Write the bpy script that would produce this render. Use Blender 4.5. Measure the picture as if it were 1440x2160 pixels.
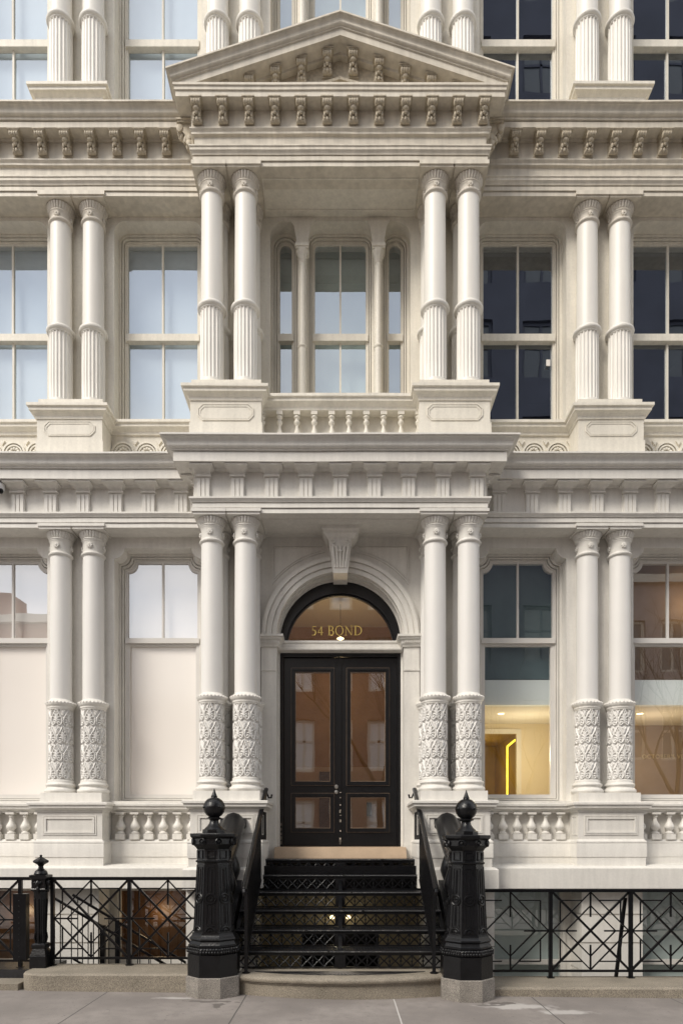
import bpy, bmesh, math, random
from math import sin, cos, pi, radians, sqrt, atan2, hypot
from mathutils import Vector, Matrix, geometry
random.seed(7)
S = bpy.context.scene
for o in list(bpy.data.objects): bpy.data.objects.remove(o)

# ------------------------------------------------------------ camera, world, sun
cam = bpy.data.cameras.new('camera'); camo = bpy.data.objects.new('camera', cam)
S.collection.objects.link(camo); S.camera = camo
camo.location = (0.012, 0, 1.5); camo.rotation_euler = (radians(90), 0, 0)
cam.sensor_fit = 'VERTICAL'; cam.sensor_height = 36; cam.lens = 24
cam.shift_y = 693/2160; cam.shift_x = 0.0002; cam.clip_start = .05; cam.clip_end = 500
SUN_EL, SUN_AZ = radians(43), radians(-44)      # azimuth from -Y (front) towards -X
w = bpy.data.worlds.new('World'); S.world = w; w.use_nodes = True
nt = w.node_tree; nt.nodes.clear()
N = nt.nodes.new; L = nt.links.new
out = N('ShaderNodeOutputWorld'); bg = N('ShaderNodeBackground'); bg.inputs[1].default_value = .135
sky = N('ShaderNodeTexSky'); sky.sky_type = 'NISHITA'; sky.sun_disc = False
sky.sun_elevation = SUN_EL; sky.sun_rotation = radians(180+44); sky.air_density = 1.3; sky.dust_density = 1.0
tc = N('ShaderNodeTexCoord'); nz = N('ShaderNodeTexNoise'); nz.inputs['Scale'].default_value = 2.2
nz.inputs['Detail'].default_value = 6; nz.inputs['Roughness'].default_value = .55
mp = N('ShaderNodeMapping'); mp.inputs['Scale'].default_value = (1, 1, 2.4); mp.inputs['Location'].default_value = (3.1, .7, .4)
cr = N('ShaderNodeValToRGB'); cr.color_ramp.elements[0].position = .34; cr.color_ramp.elements[1].position = .60
cr.color_ramp.elements[0].color = (.70,)*3+(1,); cr.color_ramp.elements[1].color = (1,)*3+(1,)
mx = N('ShaderNodeMixRGB'); nz2 = N('ShaderNodeTexNoise'); nz2.inputs['Scale'].default_value = 1.6; nz2.inputs['Detail'].default_value = 7; L(mp.outputs[0], nz2.inputs['Vector'])
cc = N('ShaderNodeValToRGB'); cc.color_ramp.elements[0].position = .38; cc.color_ramp.elements[1].position = .62
cc.color_ramp.elements[0].color = (5.6, 5.9, 6.5, 1); cc.color_ramp.elements[1].color = (9.0, 8.6, 8.1, 1); L(nz2.outputs[0], cc.inputs[0]); L(cc.outputs[0], mx.inputs[2])
L(tc.outputs['Generated'], mp.inputs[0]); L(mp.outputs[0], nz.inputs['Vector']); L(nz.outputs[0], cr.inputs[0])
L(cr.outputs[0], mx.inputs[0]); cl = N('ShaderNodeVectorMath'); cl.operation = 'MINIMUM'; cl.inputs[1].default_value = (8, 8.6, 9.6); L(sky.outputs[0], cl.inputs[0]); L(cl.outputs[0], mx.inputs[1]); L(mx.outputs[0], bg.inputs[0]); L(bg.outputs[0], out.inputs[0])
sl = bpy.data.lights.new('sun', 'SUN'); sl.energy = 2.0; sl.angle = radians(20); sl.color = (1, .93, .83)
so = bpy.data.objects.new('sun', sl); S.collection.objects.link(so)
sd = Vector((sin(SUN_AZ)*cos(SUN_EL), -cos(SUN_AZ)*cos(SUN_EL), sin(SUN_EL)))
so.rotation_euler = sd.to_track_quat('Z', 'Y').to_euler()
S.view_settings.view_transform = 'Standard'; S.view_settings.look = 'None'
S.view_settings.exposure = 0.55; S.view_settings.gamma = 1
S.render.engine = 'CYCLES'
try:
    S.cycles.max_bounces = 10; S.cycles.transparent_max_bounces = 12; S.cycles.glossy_bounces = 5; S.cycles.diffuse_bounces = 5
except Exception: pass

# ------------------------------------------------------------ materials
def mat(name, col, rough=.6, metal=0, noise=0, nscale=4, streak=0, bump=0, bscale=60, spec=.5, emit=None, estr=0, speck=None, coat=0):
    m = bpy.data.materials.new(name); m.use_nodes = True
    t = m.node_tree; b = t.nodes['Principled BSDF']
    b.inputs['Base Color'].default_value = (*col, 1); b.inputs['Roughness'].default_value = rough
    b.inputs['Metallic'].default_value = metal; b.inputs['Specular IOR Level'].default_value = spec
    if coat: b.inputs['Coat Weight'].default_value = coat
    if emit: b.inputs['Emission Color'].default_value = (*emit, 1); b.inputs['Emission Strength'].default_value = estr
    c = t.nodes.new('ShaderNodeTexCoord'); src = None
    def mult(a_sock, fac_sock, lo, hi):
        r = t.nodes.new('ShaderNodeMapRange'); r.inputs['From Min'].default_value = .3; r.inputs['From Max'].default_value = .7
        r.inputs['To Min'].default_value = lo; r.inputs['To Max'].default_value = hi
        t.links.new(fac_sock, r.inputs[0])
        x = t.nodes.new('ShaderNodeVectorMath'); x.operation = 'SCALE'
        if a_sock is None: x.inputs[0].default_value = col
        else: t.links.new(a_sock, x.inputs[0])
        t.links.new(r.outputs[0], x.inputs['Scale']); return x.outputs[0]
    def noise_node(scale, sc3=(1, 1, 1), det=5):
        mpn = t.nodes.new('ShaderNodeMapping'); mpn.inputs['Scale'].default_value = sc3
        t.links.new(c.outputs['Object'], mpn.inputs[0])
        n = t.nodes.new('ShaderNodeTexNoise'); n.inputs['Scale'].default_value = scale; n.inputs['Detail'].default_value = det
        t.links.new(mpn.outputs[0], n.inputs['Vector']); return n.outputs[0]
    if noise: src = mult(src, noise_node(nscale), 1-noise, 1+noise*.4)
    if streak: src = mult(src, noise_node(5, (3.2, 3.2, .35), 6), 1-streak, 1.0)
    if speck:
        n = t.nodes.new('ShaderNodeTexNoise'); n.inputs['Scale'].default_value = speck[0]; n.inputs['Detail'].default_value = 2
        t.links.new(c.outputs['Object'], n.inputs['Vector']); src = mult(src, n.outputs[0], 1-speck[1], 1+speck[1])
    if src is not None: t.links.new(src, b.inputs['Base Color'])
    if bump:
        bn = t.nodes.new('ShaderNodeBump'); bn.inputs['Strength'].default_value = bump; bn.inputs['Distance'].default_value = .01
        t.links.new(noise_node(bscale), bn.inputs['Height']); t.links.new(bn.outputs[0], b.inputs['Normal'])
    return m
M = {}
M['paint'] = mat('white_paint', (.74, .718, .67), .5, noise=.08, nscale=2.2, streak=.11, speck=(45, .03), bump=.12, bscale=14)
M['paint2'] = mat('cream_paint', (.76, .72, .63), .52, noise=.09, nscale=1.8, streak=.14, speck=(45, .04), bump=.14, bscale=16)
M['cornice'] = mat('weathered_cream_paint', (.70, .645, .545), .52, noise=.11, nscale=2.6, streak=.22, bump=.2, bscale=22)
M['carve'] = mat('dark_cream_paint', (.50, .44, .34), .6, noise=.25, nscale=30, bump=.3, bscale=60)  # darker, browner cream for the modillions and tympanum
M['sash'] = mat('sash_paint', (.66, .64, .61), .4, noise=.04)
M['black'] = mat('black_gloss_paint', (.0035, .0037, .0048), .28, noise=.3, nscale=9, bump=.12, bscale=45, spec=.30)
M['iron'] = mat('cast_iron_paint', (.0052, .0054, .0066), .31, noise=.5, nscale=9, bump=.3, bscale=60, spec=.36)
M['tread'] = mat('worn_tread', (.010, .0105, .013), .38, noise=.5, nscale=30, bump=.5, bscale=160)
M['door'] = mat('door_paint', (.0045, .0048, .006), .30, noise=.3, nscale=8, bump=.1, bscale=30)
M['granite'] = mat('granite', (.245, .215, .17), .75, noise=.22, nscale=3, speck=(170, .55), bump=.3, bscale=120)
M['granitegrey'] = mat('grey_granite', (.23, .21, .185), .75, noise=.25, nscale=6, speck=(170, .65), bump=.4, bscale=120)
M['sand'] = mat('threshold_stone', (.42, .31, .21), .7, noise=.12, nscale=6, speck=(200, .12))
M['shade'] = mat('roller_shade', (.66, .71, .73), .8, noise=.03)
M['frost'] = mat('frosted_film', (.84, .80, .755), .16, noise=.02, nscale=.8, coat=.3)
M['amber'] = mat('amber_wall', (.40, .28, .07), .6, noise=.15)
M['lobby'] = mat('lobby_wall', (.33, .185, .06), .6, noise=.15)
M['lobbylow'] = mat('lobby_lower_wall', (.50, .36, .24), .6, noise=.06)
M['cream'] = mat('cream_wall', (.68, .59, .42), .7, noise=.04)
M['taupe'] = mat('taupe_wall', (.34, .27, .21), .7, noise=.05)
M['plaster'] = mat('ceiling_plaster', (.68, .64, .56), .8)
M['bulkhead'] = mat('bulkhead', (.84, .88, .88), .6)
M['teal'] = mat('teal_wall', (.19, .28, .29), .7)
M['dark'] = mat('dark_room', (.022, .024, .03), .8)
M['olive'] = mat('olive_curtain', (.10, .12, .085), .8, noise=.1)
M['wood'] = mat('wood_panel', (.16, .078, .032), .4, noise=.25, nscale=7, streak=.3)
M['bluegrey'] = mat('bluegrey_shade', (.66, .74, .74), .6, noise=.06)
M['greenshade'] = mat('pale_green_shade', (.55, .64, .57), .7, noise=.05)
M['edge'] = mat('worn_bronze_edge', (.20, .14, .095), .45, noise=.4, nscale=20)
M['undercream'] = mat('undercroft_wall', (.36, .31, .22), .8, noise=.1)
M['tealshade'] = mat('teal_shade', (.10, .15, .16), .6, noise=.1)
M['mauve'] = mat('mauve_render', (.42, .36, .35), .8, noise=.15)
M['scuff'] = mat('bare_metal_scuff', (.16, .155, .15), .5)
M['chip'] = mat('chipped_undercoat', (.45, .40, .34), .8)
M['shaft'] = mat('clean_white_paint', (.725, .71, .68), .45, noise=.04, nscale=1.5, streak=.03, bump=.08, bscale=14)
M['shaft2'] = mat('clean_cream_paint', (.76, .735, .68), .45, noise=.05, nscale=1.5, streak=.05, bump=.08, bscale=14)
M['gold'] = mat('gold_leaf', (.78, .60, .17), .35, metal=.35, emit=(.75, .55, .13), estr=0.0)
M['letters'] = mat('pale_letters', (.60, .52, .36), .5)
M['steel'] = mat('brushed_steel', (.6, .6, .58), .3, metal=.9)
M['lamp'] = mat('lamp_glow', (1, .9, .7), .5, emit=(1, .78, .42), estr=2.6)
M['led'] = mat('led_strip', (1, .8, .1), .5, emit=(1, .74, .05), estr=1.7)
M['camwhite'] = mat('plastic_white', (.7, .7, .7), .35)
M['brick'] = None
def wall_tex(name, c1, c2, sc):
    m = bpy.data.materials.new(name); m.use_nodes = True; t = m.node_tree; b = t.nodes['Principled BSDF']
    tcn = t.nodes.new('ShaderNodeTexCoord'); mpn = t.nodes.new('ShaderNodeMapping'); mpn.inputs['Rotation'].default_value = (radians(90), 0, 0)
    br = t.nodes.new('ShaderNodeTexBrick'); br.inputs['Color1'].default_value = (*c1, 1); br.inputs['Color2'].default_value = (*c2, 1)
    br.inputs['Mortar'].default_value = (.3, .28, .26, 1); br.inputs['Scale'].default_value = sc; br.inputs['Mortar Size'].default_value = .012
    t.links.new(tcn.outputs['Object'], mpn.inputs[0]); t.links.new(mpn.outputs[0], br.inputs['Vector'])
    t.links.new(br.outputs[0], b.inputs['Base Color']); b.inputs['Roughness'].default_value = .85; return m
M['brick'] = wall_tex('brown_brick', (.20, .12, .09), (.26, .16, .12), 4)
M['redbrick'] = wall_tex('red_brick', (.34, .17, .11), (.28, .14, .10), 4)
M['greystone'] = mat('grey_cladding', (.085, .088, .115), .6, noise=.2, nscale=.8)
M['bark'] = mat('bark', (.07, .055, .045), .9, noise=.3, nscale=12)
M['asphalt'] = mat('asphalt', (.05, .05, .052), .9, noise=.3, nscale=2, speck=(120, .3))

def glass(name, refl, tint, gc=(.94, .96, 1, 1)):
    m = bpy.data.materials.new(name); m.use_nodes = True; t = m.node_tree; t.nodes.clear()
    o = t.nodes.new('ShaderNodeOutputMaterial'); mxs = t.nodes.new('ShaderNodeMixShader')
    tr = t.nodes.new('ShaderNodeBsdfTransparent'); tr.inputs[0].default_value = (*tint, 1)
    gl = t.nodes.new('ShaderNodeBsdfGlossy'); gl.inputs['Roughness'].default_value = .0; gl.inputs[0].default_value = gc
    lf_ = t.nodes.new('ShaderNodeLayerWeight'); lf_.inputs[0].default_value = .5; lw = t.nodes.new('ShaderNodeMath'); lw.operation = 'POWER'; lw.inputs[1].default_value = 4; t.links.new(lf_.outputs['Facing'], lw.inputs[0])
    ad = t.nodes.new('ShaderNodeMath'); ad.operation = 'ADD'; ad.inputs[1].default_value = refl+.04; ad.use_clamp = True
    nzn = t.nodes.new('ShaderNodeTexNoise'); nzn.inputs['Scale'].default_value = .9; bp = t.nodes.new('ShaderNodeBump')
    bp.inputs['Strength'].default_value = .06; bp.inputs['Distance'].default_value = .03
    tcn = t.nodes.new('ShaderNodeTexCoord'); t.links.new(tcn.outputs['Object'], nzn.inputs['Vector'])
    t.links.new(nzn.outputs[0], bp.inputs['Height']); t.links.new(bp.outputs[0], gl.inputs['Normal'])
    t.links.new(lw.outputs[0], ad.inputs[0]); t.links.new(ad.outputs[0], mxs.inputs[0])
    t.links.new(tr.outputs[0], mxs.inputs[1]); t.links.new(gl.outputs[0], mxs.inputs[2]); t.links.new(mxs.outputs[0], o.inputs[0])
    return m
M['glass'] = glass('coated_glass', .25, (.86, .90, .93), (.80, .88, 1, 1))
M['glassbright'] = glass('bright_glass', .30, (.96, .96, .96))
M['glassclear'] = glass('clear_glass', .14, (.92, .94, .93))
M['glassdoor'] = glass('door_glass', .17, (.85, .85, .82))

def sidewalk_mat():
    m = bpy.data.materials.new('sidewalk_concrete'); m.use_nodes = True; t = m.node_tree; b = t.nodes['Principled BSDF']
    n = t.nodes.new; l = t.links.new
    c = n('ShaderNodeTexCoord'); g = n('ShaderNodeNewGeometry'); sx = n('ShaderNodeSeparateXYZ'); l(g.outputs['Position'], sx.inputs[0])
    def noise(s, d=5, v=None):
        q = n('ShaderNodeTexNoise'); q.inputs['Scale'].default_value = s; q.inputs['Detail'].default_value = d
        l(v or g.outputs['Position'], q.inputs['Vector']); return q.outputs[0]
    def math_(op, a, bb, clamp=False):
        q = n('ShaderNodeMath'); q.operation = op; q.use_clamp = clamp
        for i, v in enumerate((a, bb)):
            if isinstance(v, (int, float)): q.inputs[i].default_value = v
            else: l(v, q.inputs[i])
        return q.outputs[0]
    def mixc(f, a, bb):
        q = n('ShaderNodeMixRGB'); l(f, q.inputs[0])
        for i, v in ((1, a), (2, bb)):
            if isinstance(v, tuple): q.inputs[i].default_value = (*v, 1)
            else: l(v, q.inputs[i])
        return q.outputs[0]
    def ramp(v, a, bb):
        q = n('ShaderNodeMapRange'); q.inputs[1].default_value = a; q.inputs[2].default_value = bb; l(v, q.inputs[0]); return q.outputs[0]
    base = mixc(ramp(noise(1.3, 7), .35, .65), (.19, .17, .157), (.285, .258, .238))
    base = mixc(math_('MULTIPLY', ramp(noise(.55, 8), .48, .62), .45), base, (.15, .135, .125))
    base = mixc(math_('MULTIPLY', ramp(noise(26, 3), .66, .70), .6), base, (.10, .09, .085))
    base = mixc(math_('MULTIPLY', ramp(noise(9, 6), .42, .72), .6), base, (.175, .158, .148))
    base = mixc(math_('MULTIPLY', ramp(noise(160, 2), .45, .7), .35), base, (.14, .125, .115))
    # white residue near the plinths, damp stains beside them
    def blob(x, y, rx, ry, lo, hi, ns, amp=1.0):
        dx = math_('DIVIDE', math_('SUBTRACT', sx.outputs[0], x), rx); dy = math_('DIVIDE', math_('SUBTRACT', sx.outputs[1], y), ry)
        r = math_('SQRT', math_('ADD', math_('MULTIPLY', dx, dx), math_('MULTIPLY', dy, dy)), 0)
        r = math_('ADD', r, math_('MULTIPLY', math_('SUBTRACT', noise(ns, 4), .5), amp))
        return ramp(r, hi, lo)
    for (x, y, rx, ry) in ((1.62, 6.25, .42, .13), (-1.55, 6.42, .25, .05), (2.0, 6.05, .3, .1)):
        base = mixc(math_('MULTIPLY', blob(x, y, rx, ry, .5, .95, 9, 1.4), .6), base, (.50, .48, .46))
    for (x, y, rx, ry) in ((-1.20, 6.30, .26, .045), (-1.10, 6.14, .05, .14), (1.50, 6.36, .2, .05), (1.40, 6.28, .16, .035)):
        base = mixc(math_('MULTIPLY', blob(x, y, rx, ry, .7, .95, 13, 2.6), .75), base, (.075, .065, .058))
    # joints
    for x0 in (-5.0, -3.63, -2.26, -.90, .51, 1.86, 3.22, 4.6):
        d = math_('ABSOLUTE', math_('SUBTRACT', sx.outputs[0], math_('ADD', x0, math_('MULTIPLY', math_('SUBTRACT', noise(2.5, 3), .5), .012))), 0)
        base = mixc(ramp(d, .008, .0035), base, (.50, .48, .46) if x0 == .51 else (.07, .065, .06))
    l(base, b.inputs['Base Color']); b.inputs['Roughness'].default_value = .8
    bp = n('ShaderNodeBump'); bp.inputs['Strength'].default_value = .3; bp.inputs['Distance'].default_value = .01
    l(noise(90, 4), bp.inputs['Height']); l(bp.outputs[0], b.inputs['Normal']); return m
M['sidewalk'] = sidewalk_mat()

# ------------------------------------------------------------ mesh helpers
class MB:
    def __init__(s): s.v = []; s.f = []
    def add(s, v, f):
        n = len(s.v); s.v += [tuple(p) for p in v]; s.f += [tuple(i+n for i in q) for q in f]; return s
    def merge(s, o, mtx=None):
        return s.add([mtx @ Vector(p) for p in o.v] if mtx else o.v, o.f)
    def box(s, x0, x1, y0, y1, z0, z1):
        return s.add([(x, y, z) for x in (x0, x1) for y in (y0, y1) for z in (z0, z1)],
                     [(0, 1, 3, 2), (4, 6, 7, 5), (0, 4, 5, 1), (2, 3, 7, 6), (0, 2, 6, 4), (1, 5, 7, 3)])
    def plate(s, loops, y0, y1):                   # loops: outer, holes - (x, z) polygons, extruded in y
        vs = [[Vector((x, 0, z)) for x, z in lp] for lp in loops]
        tris = geometry.tessellate_polygon([[Vector((p.x, p.z, 0)) for p in lp] for lp in vs])
        flat = [p for lp in loops for p in lp]; n = len(flat)
        v = [(x, y0, z) for x, z in flat]+[(x, y1, z) for x, z in flat]
        f = [t for t in tris]+[tuple(i+n for i in t[::-1]) for t in tris]; k = 0
        for lp in loops:
            m = len(lp)
            for i in range(m): a, b = k+i, k+(i+1) % m; f.append((a, b, b+n, a+n))
            k += m
        return s.add(v, f)
    def pane(s, lp, y):                            # a single sheet of glass
        tris = geometry.tessellate_polygon([[Vector((x, z, 0)) for x, z in lp]])
        return s.add([(x, y, z) for x, z in lp], [t for t in tris])
    def ext_x(s, poly, x0, x1):                    # poly (y, z)
        n = len(poly); v = [(x0, y, z) for y, z in poly]+[(x1, y, z) for y, z in poly]
        return s.add(v, [tuple(range(n)), tuple(range(2*n-1, n-1, -1))]+[(i, (i+1) % n, (i+1) % n+n, i+n) for i in range(n)])
    def lathe(s, prof, n=32, cx=0, cy=0, mod=None, ph=0, caps=True):
        v = []; f = []
        for j, (r, z) in enumerate(prof):
            for i in range(n):
                a = 2*pi*i/n+ph; rr = r+(mod(a, j, z) if mod else 0)
                v.append((cx+rr*cos(a), cy+rr*sin(a), z))
        for j in range(len(prof)-1):
            for i in range(n): a = j*n+i; b = j*n+(i+1) % n; f.append((a, b, b+n, a+n))
        if caps: f.append(tuple(range(n))[::-1]); f.append(tuple(range((len(prof)-1)*n, len(prof)*n)))
        return s.add(v, f)
    def sweep(s, prof, path, wob=.0024):                      # prof closed (p, z); path plan (x, y), outward on the right-hand side
        P = [Vector(p) for p in path]
        if wob:
            Q = [P[0]]
            for a, b in zip(P, P[1:]):
                k = max(1, int((b-a).length/.45)); Q += [a+(b-a)*(i/k) for i in range(1, k+1)]
            P = Q
        ds = [(P[i+1]-P[i]).normalized() for i in range(len(P)-1)]
        ns = [Vector((d.y, -d.x)) for d in ds]; v = []; f = []; m = len(prof)
        for i, p in enumerate(P):
            if i == 0: o = ns[0]
            elif i == len(P)-1: o = ns[-1]
            else: o = (ns[i-1]+ns[i])/(1+ns[i-1].dot(ns[i]))
            j1 = random.uniform(-wob, wob); j2 = random.uniform(-wob, wob)*1.3
            for (q, z) in prof: v.append((p.x+o.x*(q+j1), p.y+o.y*(q+j1), z+j2))
        for i in range(len(P)-1):
            for j in range(m): a = i*m+j; b = i*m+(j+1) % m; f.append((a, b, b+m, a+m))
        f.append(tuple(range(m))); f.append(tuple(range((len(P)-1)*m, len(P)*m))[::-1])
        return s.add(v, f)
    def tube(s, pts, r, n=8, flat=1):
        pts = [Vector(p) for p in pts]; v = []; f = []; u = None
        for i, p in enumerate(pts):
            d = (pts[min(i+1, len(pts)-1)]-pts[max(i-1, 0)]).normalized()
            if u is None: u = d.cross(Vector((0, 0, 1))) if abs(d.z) < .9 else d.cross(Vector((1, 0, 0)))
            u = (u-d*u.dot(d)).normalized(); w_ = d.cross(u); rr = r[i] if isinstance(r, (list, tuple)) else r
            for k in range(n): a = 2*pi*(k+.5)/n; v.append(p+u*cos(a)*rr+w_*sin(a)*rr*flat)
        for i in range(len(pts)-1):
            for k in range(n): a = i*n+k; b = i*n+(k+1) % n; f.append((a, b, b+n, a+n))
        f.append(tuple(range(n))[::-1]); f.append(tuple(range((len(pts)-1)*n, len(pts)*n)))
        return s.add(v, f)
    def bar(s, p, q, w_=.016): return s.tube([p, q], w_*.7071, 4)
    def ball(s, c, r, sc=(1, 1, 1), n=10, m=6):
        b = MB(); b.lathe([(max(1e-4, sin(pi*j/m))*1, -cos(pi*j/m)) for j in range(m+1)], n)
        return s.add([(c[0]+x*r*sc[0], c[1]+y*r*sc[1], c[2]+z*r*sc[2]) for x, y, z in b.v], b.f)
MESH = {}
def link(o, parent=None):
    S.collection.objects.link(o)
    if parent is not None: o.parent = parent
    return o
def obj(name, mb, m, parent=None, loc=(0, 0, 0), smooth=35):
    me = bpy.data.meshes.new(name); me.from_pydata(mb.v, [], mb.f); me.materials.append(M[m] if isinstance(m, str) else m)
    bm = bmesh.new(); bm.from_mesh(me); bmesh.ops.recalc_face_normals(bm, faces=bm.faces); bm.to_mesh(me); bm.free()
    if smooth:
        me.polygons.foreach_set('use_smooth', [True]*len(me.polygons)); me.set_sharp_from_angle(angle=radians(smooth))
    o = bpy.data.objects.new(name, me); o.location = loc; return link(o, parent)
def dup(o, parent, loc=None, scale=None):
    c = o.copy(); link(c, parent)
    if loc is not None: c.location = loc
    if scale is not None: c.scale = scale
    for ch in o.children: dup(ch, c)
    return c
def tag(o, label, cat, group=None, kind=None):
    if label: o['label'] = label
    if cat: o['category'] = cat
    if group: o['group'] = group
    if kind: o['kind'] = kind
    return o
def empty(name, loc=(0, 0, 0)):
    o = bpy.data.objects.new(name, None); o.location = loc; o.empty_display_size = .2; return link(o)
def struct(o): o['kind'] = 'structure'; return o
def arc(cx, cz, r, a0, a1, n): return [(cx+r*cos(radians(a0+(a1-a0)*i/n)), cz+r*sin(radians(a0+(a1-a0)*i/n))) for i in range(n+1)]
def rect(x0, x1, z0, z1): return [(x0, z0), (x1, z0), (x1, z1), (x0, z1)]
def rtop(x0, x1, z0, z1, r, n=8):                  # rounded top corners
    return [(x0, z0), (x1, z0)]+arc(x1-r, z1-r, r, 0, 90, n)+arc(x0+r, z1-r, r, 90, 180, n)
def stop_(x0, x1, z0, z1, r, n=8):                 # corners bitten by quarter discs
    return [(x0, z0), (x1, z0)]+arc(x1, z1, r, 270, 180, n)+arc(x0, z1, r, 0, -90, n)

# ------------------------------------------------------------ plan
W = 8.61          # wall face
YW, YC = 8.33, 7.96   # architrave planes: wings, centre
HB = 1.70         # half width of centre bay entablature
CX = [1.127, 1.526]; WX = [3.073, 3.478]
B1, B2 = 2.297, 4.24   # window bay centres
G = 8.86          # glass plane
XE = 7.2
bld = empty('apartment_building', (0, W, 0))
tag(bld, 'cream and white cast iron facade with paired columns, pediment and black double door', 'building')
def part(name, mb, m, parent=None, smooth=35):
    p = parent or bld
    o = obj(name, mb, m, None, smooth=smooth); o.parent = p
    q = p; loc = Vector((0, 0, 0))
    while q is not None: loc += q.location; q = q.parent
    o.location = -loc; return o
def cpart(o, x, y, z, parent=None):                 # copy with children placed at world x,y,z under building
    return dup(o, parent or bld, (x, y-W, z))

# ---- main wall with openings
def window_loop(cx, z0, z1, kind, half=.55, r=.13):
    return (rtop if kind == 'round' else stop_)(cx-half, cx+half, z0, z1, r)
mb = MB(); holes = []
for sx in (-1, 1):
    for b in (B1, B2): holes.append(window_loop(sx*b, 1.985, 5.19, 'notch'))
holes.append([(-.80, 1.40), (.80, 1.40)]+arc(0, 4.074, .80, 0, 180, 40))
mb.plate([rect(-XE, XE, 1.30, 5.6)]+holes, W, 9.0)
part('lower_wall', mb, 'paint')
def upper_wall(z0, z1, dz):
    h = []
    for sx in (-1, 1):
        for b in (B1, B2): h.append(window_loop(sx*b, 6.74+dz, 9.31+dz, 'round'))
        h.append(rtop(sx*.705-.178, sx*.705+.178, 6.74+dz, 9.31+dz, .1775, 12))
    h.append(rtop(-.427, .427, 6.74+dz, 9.31+dz, .15, 8))
    m_ = MB(); m_.plate([rect(-XE, XE, z0, z1)]+h, W, 9.0); return m_
part('upper_wall', upper_wall(5.6, 9.9, 0), 'paint2')
part('upper_wall', upper_wall(9.9, 13.4, 3.80), 'paint2')

# ---- windows
def frame_rings(mb, cx, z0, z1, fn, half, r, steps):
    # stepped mouldings: list of (inset_out, inset_in, y0, y1)
    for a, b, y0, y1 in steps:
        ro = max(.02, r-a) if fn is rtop else r-a*.0
        ri = max(.015, r-b) if fn is rtop else r
        mb.plate([fn(cx-half+a, cx+half-a, z0+a, z1-a, ro), fn(cx-half+b, cx+half-b, z0+b, z1-b, ri)], y0, y1)
def window(cx, z0, z1, zr0, zr1, fn, half, r, lower='two', inner='shade', mull=True, gm='glass', fmat='paint2', ins=(.03, .055, .075, .102), name='window', zb=None):
    a, b, c, d = ins; y = G-.07
    s = MB(); frame_rings(s, cx, z0, z1, fn, half, r, [(-.004, a, y, y+.19), (a-.001, a+.009, y+.065, y+.19), (a+.008, b, y+.018, y+.19), (b-.001, b+.008, y+.085, y+.19), (b+.007, c, y+.045, y+.19)])
    win = part(name, s, fmat)
    fr = MB()
    fr.plate([fn(cx-half+c-.001, cx+half-c+.001, z0+c, z1-c+.001, max(.015, r-c) if fn is rtop else r),
              fn(cx-half+d, cx+half-d, (zb or z0+d), z1-d, max(.012, r-d) if fn is rtop else r)], G-.012, G+.05)
    fr.box(cx-half+c, cx+half-c, G-.045, G+.04, zr0, zr1)
    if mull:
        fr.box(cx-.012, cx+.012, G-.014, G+.03, zr1, z1-d+.002)
        if lower == 'two': fr.box(cx-.012, cx+.012, G+.002, G+.045, (zb or z0+d)-.002, zr0)
    f2 = MB(); e = .022
    if lower in ('one', 'film'):
        f2.plate([rect(cx-half+c+.002, cx+half-c-.002, z0+c+.002, zr0+.002), rect(cx-half+d+e, cx+half-d-e, (zb or z0+d)+.01, zr0-.03)], G-.006, G+.04)
        fr.merge(f2)
    sash = part('sash', fr, 'sash' if fmat == 'paint' else fmat, win)
    g = MB(); x0, x1 = cx-half+c+.004, cx+half-c-.004
    gg = [(x0, zr0+.02), (x1, zr0+.02), (x1, z1-c-.02), (x0, z1-c-.02)]
    if fn is rtop: gg = fn(x0, x1, zr0+.02, z1-c-.006, max(.012, r-c))
    else: gg = fn(x0, x1, zr0+.02, z1-c-.006, r)
    g.pane(gg, G+.012)
    p1 = part('pane', g, gm, win, smooth=0)
    g2 = MB(); g2.pane(rect(x0, x1, z0+c+.004, zr0+.01), G+.034)
    part('pane', g2, 'frost' if lower == 'film' else gm, win, smooth=0)
    return win
for sx in (-1, 1):
    for b in (B1, B2):
        left = sx < 0
        window(sx*b, 1.985, 5.19, 4.05, 4.115, stop_, .55, .12, lower='film' if left else 'one',
               gm='glassbright' if left else 'glassclear', fmat='paint')
        window(sx*b, 6.74, 9.31, 7.955, 8.045, rtop, .55, .12)
        window(sx*b, 10.54, 13.11, 11.755, 11.845, rtop, .55, .12)
for dz in (0, 3.80):
    window(0, 6.74+dz, 9.31+dz, 7.955+dz, 8.045+dz, rtop, .427, .15, ins=(.028, .052, .07, .098))
    for sx in (-1, 1):
        window(sx*.705, 6.74+dz, 9.31+dz, 7.955+dz, 8.045+dz, rtop, .178, .1775, mull=False, ins=(.03, .058, .078, .102))

# ---- rooms behind the glass
def room(name, x0, x1, y0, y1, z0, z1, m, ceil=None, floor=None, back=None, t=.05):
    r = MB(); r.box(x0-t, x0, y0, y1, z0, z1); r.box(x1, x1+t, y0, y1, z0, z1)
    o = part(name, r, m)
    part('back_wall', MB().box(x0-t, x1+t, y1, y1+t, z0-t, z1+t), back or m, o)
    part('ceiling', MB().box(x0-t, x1+t, y0, y1, z1, z1+t), ceil or m, o)
    part('floor', MB().box(x0-t, x1+t, y0, y1, z0-t, z0), floor or m, o)
    return o
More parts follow.
